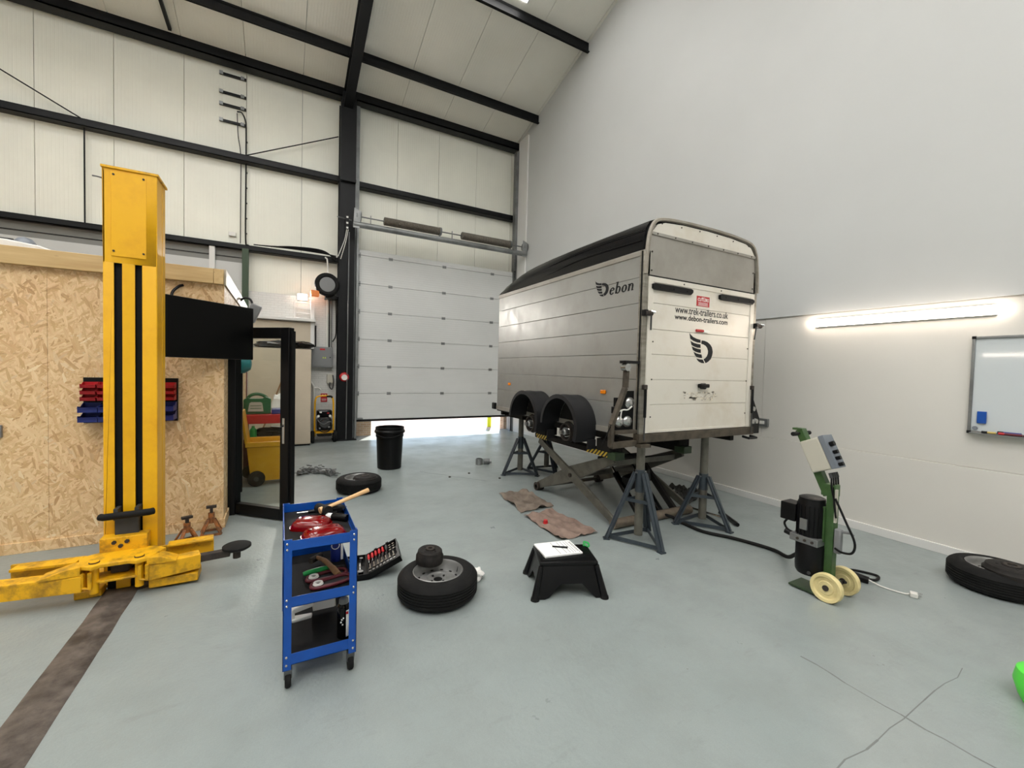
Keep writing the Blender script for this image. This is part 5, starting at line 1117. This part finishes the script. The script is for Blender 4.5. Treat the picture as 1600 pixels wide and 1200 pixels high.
G().lathe([(0,0),(.033,0),(.034,.004),(.034,.15),(.022,.17),(0,.17)], (.305,2.75,.417), (0,0,1), 24).build('body', M['blue_dark'], t); G().box(.325,2.712,.43,.338,2.722,.56).build('stripe', M['paper'], t); G().lathe([(.02,0),(.02,.002),(.024,.002),(.024,0)], (.295,2.7155,.52), (0,-1,0), 18).build('logo_ring', M['paper'], t)
# --- on the bottom tray
t = thing('plastic_bracket', 'white plastic moulded bracket on the bottom cart shelf', 'bracket', (.14, 2.63, .185))
G().pxy([(.06,2.56),(.17,2.60),(.175,2.65),(.09,2.66),(.055,2.62)], .235, .262).build('arm', M['white_plastic'], t, bevel=.006); G().pxy([(.06,2.56),(.16,2.57),(.165,2.60),(.06,2.61)], .186, .205).build('foot', M['white_plastic'], t, bevel=.006); G().box(.055,2.57,.20,.075,2.62,.245).build('web', M['white_plastic'], t)
for x in (.09,.115,.14): G().cyl((x,2.575+(x-.06)*.36,.245),(x,2.573+(x-.06)*.36-.003,.245),.006,n=10).build('slot', M['black'], t)
t = thing('carton_box', 'white open carton at the back of the bottom cart shelf', 'box', (.22, 2.72, .185))
G().box(.17,2.64,.186,.285,2.85,.30).build('body', M['white_plastic'], t, bevel=.003); G().pxz([(.285,.30),(.288,.30),(.292,.13+.06),(.285,.19)],2.64,2.85).build('flap', M['beige'], t)
t = thing('aerosol_can', 'black aerosol can with a white label on the bottom cart shelf', 'can', (.308, 2.42, .128))
G().lathe([(0,0),(.031,0),(.033,.003),(.033,.165),(.030,.172),(.024,.185),(0,.187)], (.308,2.42,.130), (0,0,1), 28).build('body', M['black_gloss'], t); G().lathe([(.024,.185),(.025,.187),(.024,.205),(.018,.212),(0,.213)], (.308,2.42,.130), (0,0,1), 24).build('cap', M['grey'], t)
lb = G(); n = 10
for k in range(n):
    a0, a1 = math.radians(-75+60*k/n), math.radians(-75+60*(k+1)/n)
    lb.add([(.308+.0338*math.cos(a),2.42+.0338*math.sin(a),z) for z in (.14,.285) for a in (a0,a1)], [(0,1,3,2)])
lb = lb.build('label', M['paper'], t); G().box(.316,2.3865,.265,.328,2.389,.278).build('label_mark', M['red'], lb)
for x, z in ((.292,.235),(.300,.243),(.288,.222),(.296,.208)): G().box(x,2.3868,z,x+.007,2.391,z+.007).build('print_patch', M['paper'], t)

# ================================================================== WHEELS AND DRUMS
def make_tyre():
    t = thing('spare_wheel', 'x', 'wheel', (0,0,0), 0, 'trailer wheels on the floor', local=True)
    R0, W = .278, .185
    prof = [(.168,.022),(.178,.006),(.215,.0),(.250,.012),(.268,.028),(.2765,.045)]
    zs = []
    for k in range(5):
        z = .045 + k*.019; zs += [(R0, z), (R0, z+.013), (R0-.006, z+.0135), (R0-.006, z+.0185)]
    prof += zs + [(R0,.140),(.268,.157),(.250,.173),(.238,.178),(.236,.1765),(.215,.185),(.180,.179),(.168,.163),(.166,.10),(.168,.022)]
    G().lathe(prof, (0,0,0), (0,0,1), 48).build('tyre', M['tread'], t)
    rp = [(.172,.172),(.176,.178),(.172,.181),(.164,.172),(.160,.150),(.152,.125),(.135,.112),(.118,.118),(.100,.128),(.078,.128),(.066,.118),(.045,.112),(.030,.112),(.030,.085),(.10,.08),(.15,.075),(.160,.03),(.172,.012)]
    r = G().lathe(rp, (0,0,0), (0,0,1), 40).build('rim', M['rim'], t)
    hm_ = None
    for k in range(12):
        a = 2*math.pi*k/12; o = G().cyl((.137*math.cos(a),.137*math.sin(a),.105),(.137*math.cos(a),.137*math.sin(a),.117),.011,n=10).build('vent_hole', M['black'], r)
    for k in range(4):
        a = 2*math.pi*k/4+.4; G().cyl((.055*math.cos(a),.055*math.sin(a),.105),(.055*math.cos(a),.055*math.sin(a),.1215),.008,n=8).build('bolt_hole', M['black'], r)
    G().cyl((0,0,.085),(0,0,.113),.0305,n=20).build('centre_bore', M['black'], r)
    G().cyl((.15,.02,.125),(.165,.03,.165),.004,n=6).build('valve', M['black_plastic'], r)
    return t
ty = make_tyre(); ty.location = (.985,2.835,0); ty['label'] = 'trailer wheel lying on the floor between the cart and the step stool'
dup(ty, (.895,5.72,0), 1.1, 'trailer wheel lying on the floor in front of the black bin')
dup(ty, (4.90,1.045,0), 2.0, 'trailer wheel lying against the wall at the right edge')
def drum_geo(r, h, bore):
    return [(bore,h*.6),(bore,h),(bore*2.0,h),(bore*2.1,h*.93),(r*.80,h*.93),(r*.88,h*.86),(r*.93,h*.60),(r,h*.50),(r,h*.06),(r*.97,0),(r*.85,0),(r*.85,h*.5),(bore,h*.55)]
def drum(c, r, h, label, tilt=(0,0,0)):
    t = thing('brake_drum', label, 'brake drum', c, group='brake drums on the wheels', local=True, rot=tilt)
    G().lathe(drum_geo(r,h,r*.17), (0,0,0), (0,0,1), 36).build('drum', M['drum'], t); G().lathe([(r*.17,h*.9),(r*.17,h*1.04),(r*.30,h*1.04),(r*.32,h*.97)], (0,0,0), (0,0,1), 24).build('hub_ring', M['iron'], t); G().cyl((0,0,h*.5),(0,0,h*.98),r*.165,n=16).build('bearing', M['black'], t)
    for k in range(4):
        a = k*math.pi/2+.5; G().cyl((r*.52*math.cos(a),r*.52*math.sin(a),h*.9),(r*.52*math.cos(a),r*.52*math.sin(a),h*.955),r*.05,n=8).build('stud_hole', M['black'], t)
drum((.965,2.975,.186), .099, .098, 'rusty brake drum standing on the wheel beside the cart', (math.radians(3),math.radians(2),0))
drum((.955,5.63,.150), .150, .062, 'flat dark brake drum on the wheel by the black bin')
drum((4.83,.955,.150), .155, .085, 'dark brake drum on the wheel at the right edge')
# ================================================================== SOCKET SET
hx = Vector((.59,3.26,0)); ang = math.atan2(-.14,.99)
sk = thing('socket_set', 'open black socket set case with red handled drivers beside the cart', 'socket set', hx, ang, local=True)
tl = rot('Y', -25)
def half(sx, tilt, name):
    g = G(); L_, D_ = .27, .36
    x0, x1 = (0, L_) if sx > 0 else (-L_, 0)
    g.box(x0,0,0,x1,D_,.012).box(x0,0,0,x1,.008,.045).box(x0,D_-.008,0,x1,D_,.045).box(x0,0,0,x0+.008,D_,.045).box(x1-.008,0,0,x1,D_,.045)
    if tilt: g.v = [tilt @ v for v in g.v]
    return g.build(name, M['black_plastic'], sk)
lo = half(-1, None, 'case_base'); hi = half(1, tl, 'case_lid')
def inl(g, name, m_, par, tilt=True):
    if tilt: g.v = [tl @ v for v in g.v]
    return g.build(name, m_, par)
for k in range(6):
    x = .025 + k*.030; m_ = M['red'] if k < 5 else M['grey_dark']
    inl(G().tube([(x,.345,.034),(x,.31,.034),(x,.27,.034),(x,.262,.034)],[.009,.0115,.010,.005],10), 'driver_handle', m_, hi); inl(G().cyl((x,.262,.034),(x,.20,.034),.003,n=6), 'driver_shaft', M['chrome'], hi)
for k in range(7):
    x = .03 + k*.032; inl(G().bar((x,.18,.03),(x,.10,.03),.008,.006), 'spanner', M['chrome'], hi); inl(G().cyl((x,.10,.026),(x,.10,.036),.011,n=10), 'spanner_head', M['chrome'], hi)
for j in range(3):
    for k in range(5):
        x = .205 + (k % 2)*.03; y = .21 + j*.045; 
        if k < 2: inl(G().cyl((x,y,.015),(x,y,.042),.010,n=10), 'socket', M['chrome'], hi)
for k in range(8): inl(G().cyl((.03+k*.028,.045,.015),(.03+k*.028,.045,.04),.010,n=10), 'socket', M['steel'], hi)
for k in range(4): G().cyl((-.05-k*.05,.30,.015),(-.05-k*.05,.30,.045),.014,n=12).build('socket', M['chrome'], lo)
rt = G().tube([(-.06,.06,.035),(-.06,.22,.035)],[.010,.006],10).build('ratchet_handle', M['steel'], lo); G().cyl((-.06,.055,.02),(-.06,.055,.05),.022,n=14).build('ratchet_head', M['chrome'], rt)
G().cyl((-.14,.05,.03),(-.14,.25,.03),.006,n=8).build('extension_bar', M['chrome'], lo)
for x in (.09,.19): inl(G().box(x-.012,.355,.0,x+.012,.368,.05), 'case_catch', M['black'], hi)

# ================================================================== STEP STOOL AND WHAT LIES ON IT
ss = thing('step_stool', 'black plastic step stool with splayed legs', 'step stool', (1.875,2.56,0), math.radians(-22), local=True)
W0, D0, W1, D1, HS = .405, .29, .50, .40, .245
def side(fr, n_):
    """one splayed side panel with its cut-out, between top edge and base edge"""
    P = [(0,0),(.14,0),(.20,.06),(.36,.44),(.70,.44),(.86,.06),(.88,0),(1.0,0),(1.0,1),(0,1)]
    return P
def panel(a0, a1, b0, b1, nrm, th=.012):
    a0, a1, b0, b1 = [Vector(p) for p in (a0,a1,b0,b1)]; nrm = Vector(nrm)*th
    f0 = lambda u, v: (a0*(1-u)+a1*u)*(1-v) + (b0*(1-u)+b1*u)*v
    return G().prism(side(0,0), lambda u, v: f0(u,v), lambda u, v: f0(u,v) - nrm)
b = [(-W1/2,-D1/2,0),(W1/2,-D1/2,0),(W1/2,D1/2,0),(-W1/2,D1/2,0)]; tp = [(-W0/2,-D0/2,HS-.03),(W0/2,-D0/2,HS-.03),(W0/2,D0/2,HS-.03),(-W0/2,D0/2,HS-.03)]
for i, nm in ((0,(0,-1,0)),(1,(1,0,0)),(2,(0,1,0)),(3,(-1,0,0))):
    j = (i+1) % 4; panel(b[i], b[j], tp[i], tp[j], nm).build('side_panel', M['black_plastic'], ss, bevel=.003)
for i in range(4):
    p = Vector(b[i]); q = Vector(tp[i]); lg = G().tube([p+Vector((0,0,.012)), q], [.026,.018], 12).build('leg', M['black_plastic'], ss); G().cyl(p+Vector((0,0,0)), p+Vector((0,0,.02)), .031, .028, n=16).build('foot', M['rubber'], lg)
G().box(-W0/2-.012,-D0/2-.012,HS-.03,W0/2+.012,D0/2+.012,HS).build('top', M['black_plastic'], ss, bevel=.012)
for k in range(9): G().box(-W0/2+.02,-D0/2+.025+k*.03,HS,W0/2-.02,-D0/2+.033+k*.03,HS+.002).build('tread_rib', M['black_plastic'], ss)
pd = thing('writing_pad', 'white printed pad of forms on the step stool', 'pad', (1.86,2.625,HS+.002), math.radians(-10.5), local=True)
G().box(-.15,-.118,0,.15,.118,.012).build('sheets', M['paper'], pd, bevel=.001)
for x, w_ in ((.125,.18),(.105,.20),(.085,.20),(.06,.20),(.03,.20),(-.02,.2)): G().box(x-.0012,-w_/2,.012,x+.0012,w_/2,.0124).build('printed_line', M['ink'], pd)
for k in range(8): G().box(.132,-.1+k*.024,.012,.138,-.1+k*.024+.016,.0124).build('printed_word', M['ink'], pd)
pn = thing('pen', 'black pen lying on the white pad', 'pen', (1.88,2.62,HS+.014))
G().cyl((1.83,2.655,HS+.0205),(1.885,2.615,HS+.0205),.006,n=10).build('barrel', M['black_plastic'], pn); G().cyl((1.885,2.615,HS+.0205),(1.925,2.587,HS+.0205),.007,n=10).build('cap', M['black_plastic'], pn)
g = G()
for k in range(3): g.tube(curve([(2.075+.008*k,2.585-.01*k,HS+.006),(2.085,2.60,HS+.02+.006*k),(2.105+.006*k,2.585,HS+.026),(2.11,2.56,HS+.012),(2.09,2.55+.01*k,HS+.007)],5), .005, 7)
solo(g, 'cable_clip', M['green_bright'], 'small twisted green plastic tie on the step stool', 'clip')
# ================================================================== SMALL FLOOR THINGS
t = thing('plastic_bin', 'black plastic tub with a thick rim in front of the roller door', 'tub', (1.53,6.85,0))
G().lathe([(0,.0),(.175,0),(.185,.01),(.205,.50),(.215,.505),(.215,.56),(.235,.57),(.235,.60),(.222,.615),(.222,.655),(.212,.655),(.205,.52),(.17,.03),(0,.03)], (1.53,6.85,0), (0,0,1), 40).build('body', M['black_plastic'], t)
G().tube(curve([(1.53+.235*math.cos(a),6.85+.235*math.sin(a),.565-.05*math.sin(b_)) for a, b_ in ((math.radians(195),0),(math.radians(215),.6),(math.radians(240),1.4),(math.radians(265),1.4),(math.radians(290),.6),(math.radians(310),0))]),.008,8).build('handle', M['black_plastic'], t)
ch = G(); rr = random.Random(12)
for k in range(190):
    u = rr.uniform(0,1); cx = .22+.50*u + rr.gauss(0,.02); cy = 6.85+.12*math.sin(u*5) + rr.gauss(0,.09)*(.4+u*.6); cz = .008+abs(rr.gauss(0,.034))
    a = rr.uniform(0,3.14); ti = rr.uniform(-.6,.6); Mx = Matrix.Rotation(a,3,'Z') @ Matrix.Rotation(ti,3,'X')
    ch.tube([Mx @ Vector((.022*math.cos(b_)*1.25,.013*math.sin(b_),0)) + Vector((cx,cy,max(cz,.006+.013*abs(math.sin(ti))))) for b_ in [2*math.pi*q/8 for q in range(8)]], .0055, 5, True)
solo(ch, 'chain', M['zinc'], 'heap of steel chain on the floor left of the black tub', 'chain')
solo(sheet([(2.384,4.082),(2.843,4.122),(2.866,4.838),(2.461,4.793)], .001, 1, 30, .024), 'floor_rag', M['rag2'], 'grey-brown stained cloth on the floor further from the camera', 'cloth', group='stained cloths on the floor')
solo(sheet([(2.331,3.257),(2.77,3.25),(2.758,4.034),(2.354,3.958)], .001, 2, 30, .024), 'floor_rag', M['rag'], 'pinkish brown stained cloth under the red cap', 'cloth', group='stained cloths on the floor')
t = thing('bottle_stopper', 'small bright red plastic cap on the brown cloth', 'stopper', (2.43,3.66,.016))
G().lathe([(0,.04),(.018,.04),(.022,.036),(.024,0),(0,0)],(2.43,3.66,.016),(0,0,1),18).build('cap', M['red'], t); G().lathe([(.024,0),(.028,0),(.028,.008),(.024,.010)],(2.43,3.66,.016),(0,0,1),18).build('rim', M['red'], t)
solo(lumpy((1.335,2.93,.035),.06,(.75,1.0,.7),33,18,12,.35), 'white_wipe', M['white_cloth'], 'crumpled white paper wipe beside the near wheel', 'wipe')
t = thing('brake_parts', 'little steel cylinder fittings on the floor towards the door', 'parts', (3.0,6.5,0))
G().lathe([(.05,0),(.06,0),(.06,.10),(.05,.10),(.05,.0)],(2.95,6.52,0),(0,0,1),20).build('ring', M['steel'], t); G().cyl((3.02,6.5,.05),(3.12,6.47,.05),.048,n=16).build('body', M['zinc'], t); G().cyl((3.12,6.47,.05),(3.15,6.46,.05),.03,n=12).build('nose', M['steel'], t)
for x, y in ((2.55,6.0),(2.85,5.55),(2.2,5.9)): solo(G().cyl((x,y,0),(x,y,.012),.018,n=8), 'lug_nut', M['iron'], {2.55:'tiny dark nut on the floor before the small fittings',2.85:'tiny dark nut on the floor near the front stand',2.2:'tiny dark nut on the floor in the light from the door'}[x], 'nut', group='loose nuts')
t = thing('green_tub', 'bright lime green tub just entering at the right edge', 'tub', (3.28,.50,0))
G().lathe([(0,0),(.10,0),(.115,.03),(.135,.10),(.125,.16),(.09,.19),(0,.20)],(3.34,.50,0),(0,0,1),28).build('body', M['green_neon'], t)

# ================================================================== GREEN PUMP CART
t = thing('hydraulic_pump_cart', 'green upright pump cart with black motor and cream wheels', 'pump cart', (3.55,1.6,0))
XP = 3.55
G().bar((XP,1.575,.06),(XP,1.575,.80),.065,.055,(0,1,0)).build('post', M['green_paint'], t, bevel=.005)
G().bar((XP,1.60,.74),(XP,1.815,1.20),.060,.055,(0,1,0)).build('raked_post', M['green_paint'], t, bevel=.005)
G().box(XP-.035,1.545,.74,XP+.035,1.64,.83).build('knuckle', M['green_paint'], t, bevel=.006); G().box(XP-.036,1.535,.56,XP-.015,1.548,.80).build('light_strip', M['beige'], t)
hb_ = G().cyl((XP-.10,1.81,1.17),(XP+.10,1.81,1.17),.010,n=10).build('handlebar', M['black_plastic'], t)
for s in (-1,1): G().cyl((XP+s*.06,1.81,1.17),(XP+s*.115,1.81,1.17),.016,n=12).build('grip', M['rubber'], hb_)
G().box(XP-.03,1.79,1.195,XP+.03,1.86,1.21).build('top_plate', M['green_paint'], t)
a_ = math.degrees(math.atan2(.215,.46)); Mb = rot('X', -a_)
cb_ = thing  # enclosure
g = G().cbox((XP-.01,1.675,1.03), (.12,.14,.24), Mb); en = g.build('enclosure', M['beige'], t, bevel=.012)
g = G().cbox(Vector((XP-.01,1.675,1.03)) + Mb @ Vector((0,-.09,0)), (.125,.04,.245), Mb); fc = g.build('control_face', M['panel_grey'], t, bevel=.004)
for k, dz in enumerate((.05,-.01,-.055,-.1)):
    p = Vector((XP-.03,1.675,1.03)) + Mb @ Vector((0,-.11,dz)); G().cyl(p, p + Mb @ Vector((0,-.03,0)), .014 if k else .018, n=12).build('knob', M['black_plastic'], fc)
for k in range(4):
    p = Vector((XP-.05+.03*k,1.58,.915)); G().cyl(p, p+Vector((0,-.012,-.035)), .010, n=8).build('gland', M['grey_dark'], en)
    G().tube(curve([p+Vector((0,-.012,-.03)), p+Vector((-.01,-.02,-.10)), (XP-.04,1.55,.72), (XP-.045,1.53,.60)]), .006, 6).build('wire', M['black_plastic'], en)
G().tube(curve([(XP-.045,1.54,.74),(XP-.05,1.47,.60),(XP-.05,1.41,.47),(XP-.05,1.42,.39),(XP-.05,1.48,.37),(XP-.04,1.53,.38)]), .008, 8).build('lead', M['black_plastic'], t)
mt = G().lathe([(0,0),(.088,0),(.092,.01),(.092,.26),(.085,.275),(.085,.30),(.06,.31),(0,.31)], (XP-.02,1.70,.40), (0,0,1), 28).build('motor', M['black_plastic'], t)
for k in range(20):
    a = 2*math.pi*k/20; G().bar((XP-.02+.093*math.cos(a),1.70+.093*math.sin(a),.42),(XP-.02+.093*math.cos(a),1.70+.093*math.sin(a),.65),.004,.008).build('cooling_fin', M['black_plastic'], mt)
G().box(XP-.10,1.775,.50,XP+.03,1.885,.635).build('terminal_box', M['black_plastic'], mt, bevel=.006); G().box(XP-.122,1.68,.47,XP-.105,1.73,.55).build('rating_plate', M['galv'], mt)
mf = G().box(XP-.12,1.605,.365,XP+.07,1.80,.42).build('manifold', M['galv'], t, bevel=.006)
for y in (1.64,1.69,1.74): G().cyl((XP-.12,y,.392),(XP-.128,y,.392),.010,n=8).build('port', M['iron'], mf)
G().tube(curve([(XP-.05,1.81,.40),(XP-.06,1.85,.42),(XP-.06,1.87,.46),(XP-.05,1.85,.50)]),.008,8).build('link_pipe', M['rubber'], mf); G().cyl((XP-.06,1.80,.39),(XP-.06,1.86,.40),.022,n=12).build('fitting', M['black_plastic'], mf)
tk = G().lathe([(0,0),(.085,0),(.095,.02),(.098,.06),(.098,.22),(.088,.24),(0,.24)], (XP-.02,1.695,.13), (0,0,1), 28).build('reservoir', M['black_plastic'], t); G().cyl((XP-.10,1.66,.16),(XP-.118,1.655,.16),.012,n=8).build('drain_plug', M['grey_dark'], tk)
G().box(XP-.05,1.60,.40,XP+.02,1.64,.66).build('motor_mount', M['green_paint'], t)
hs = G().box(XP-.035,1.50,.34,XP+.01,1.545,.52).build('hose_holster', M['grey'], t, bevel=.012); G().tube([(XP-.01,1.52,.50),(XP-.02,1.45,.515),(XP-.02,1.43,.50)],.010,8).build('hook', M['grey'], hs)
G().cyl((3.43,1.54,.095),(3.70,1.54,.095),.014,n=12).build('axle', M['iron'], t); G().box(XP-.05,1.52,.06,XP+.05,1.60,.13).build('axle_block', M['green_dark'], t)
for x in (3.445,3.685):
    wh = G().lathe([(0,-.012),(.045,-.015),(.05,-.010),(.072,-.010),(.08,-.022),(.098,-.024),(.102,-.016),(.102,.016),(.098,.024),(.08,.022),(.072,.010),(.05,.010),(.045,.015),(0,.012)], (x,1.54,.102), (1,0,0), 36).build('wheel', M['wheel_cream'], t)
    G().cyl((x-.022,1.54,.102),(x+.022,1.54,.102),.020,n=14).build('hub', M['iron'], wh)
G().pxy([(XP-.10,1.60),(XP+.08,1.60),(XP+.08,1.80),(XP-.10,1.80)], .01, .022).build('toe_plate', M['green_dark'], t); G().box(XP-.03,1.58,.012,XP+.03,1.62,.1).build('toe_bracket', M['green_dark'], t)
t = thing('mains_lead', 'white mains lead with a three pin plug and black socket on the floor', 'cable', (4.1,1.42,0))
G().tube(curve([(3.62,1.50,.12),(3.85,1.66,.02),(4.15,1.72,.012),(4.26,1.56,.012),(4.16,1.52,.012),(4.08,1.56,.02)]),.010,8).build('black_lead', M['rubber'], t)
sk_ = G().cyl((4.03,1.66,.03),(4.06,1.53,.025),.034,.028,n=16).build('trailing_socket', M['black_plastic'], t); G().cyl((4.02,1.68,.03),(4.03,1.655,.03),.03,n=16).build('socket_collar', M['panel_grey'], sk_)
G().tube(curve([(4.06,1.53,.03),(4.08,1.46,.008),(4.09,1.38,.007),(4.11,1.32,.008),(4.12,1.305,.014)]),.0055,8).build('white_lead', M['white_plastic'], t)
pl_ = G().cbox((4.125,1.28,.018),(.05,.045,.034),rot('Z',20)).build('plug', M['white_plastic'], t, bevel=.006)
for dx, dz in ((-.012,.012),(.012,.012),(0,-.006)): G().bar((4.135+dx,1.262,.022+dz),(4.142+dx,1.24,.022+dz),.006,.003).build('pin', M['steel'], pl_)
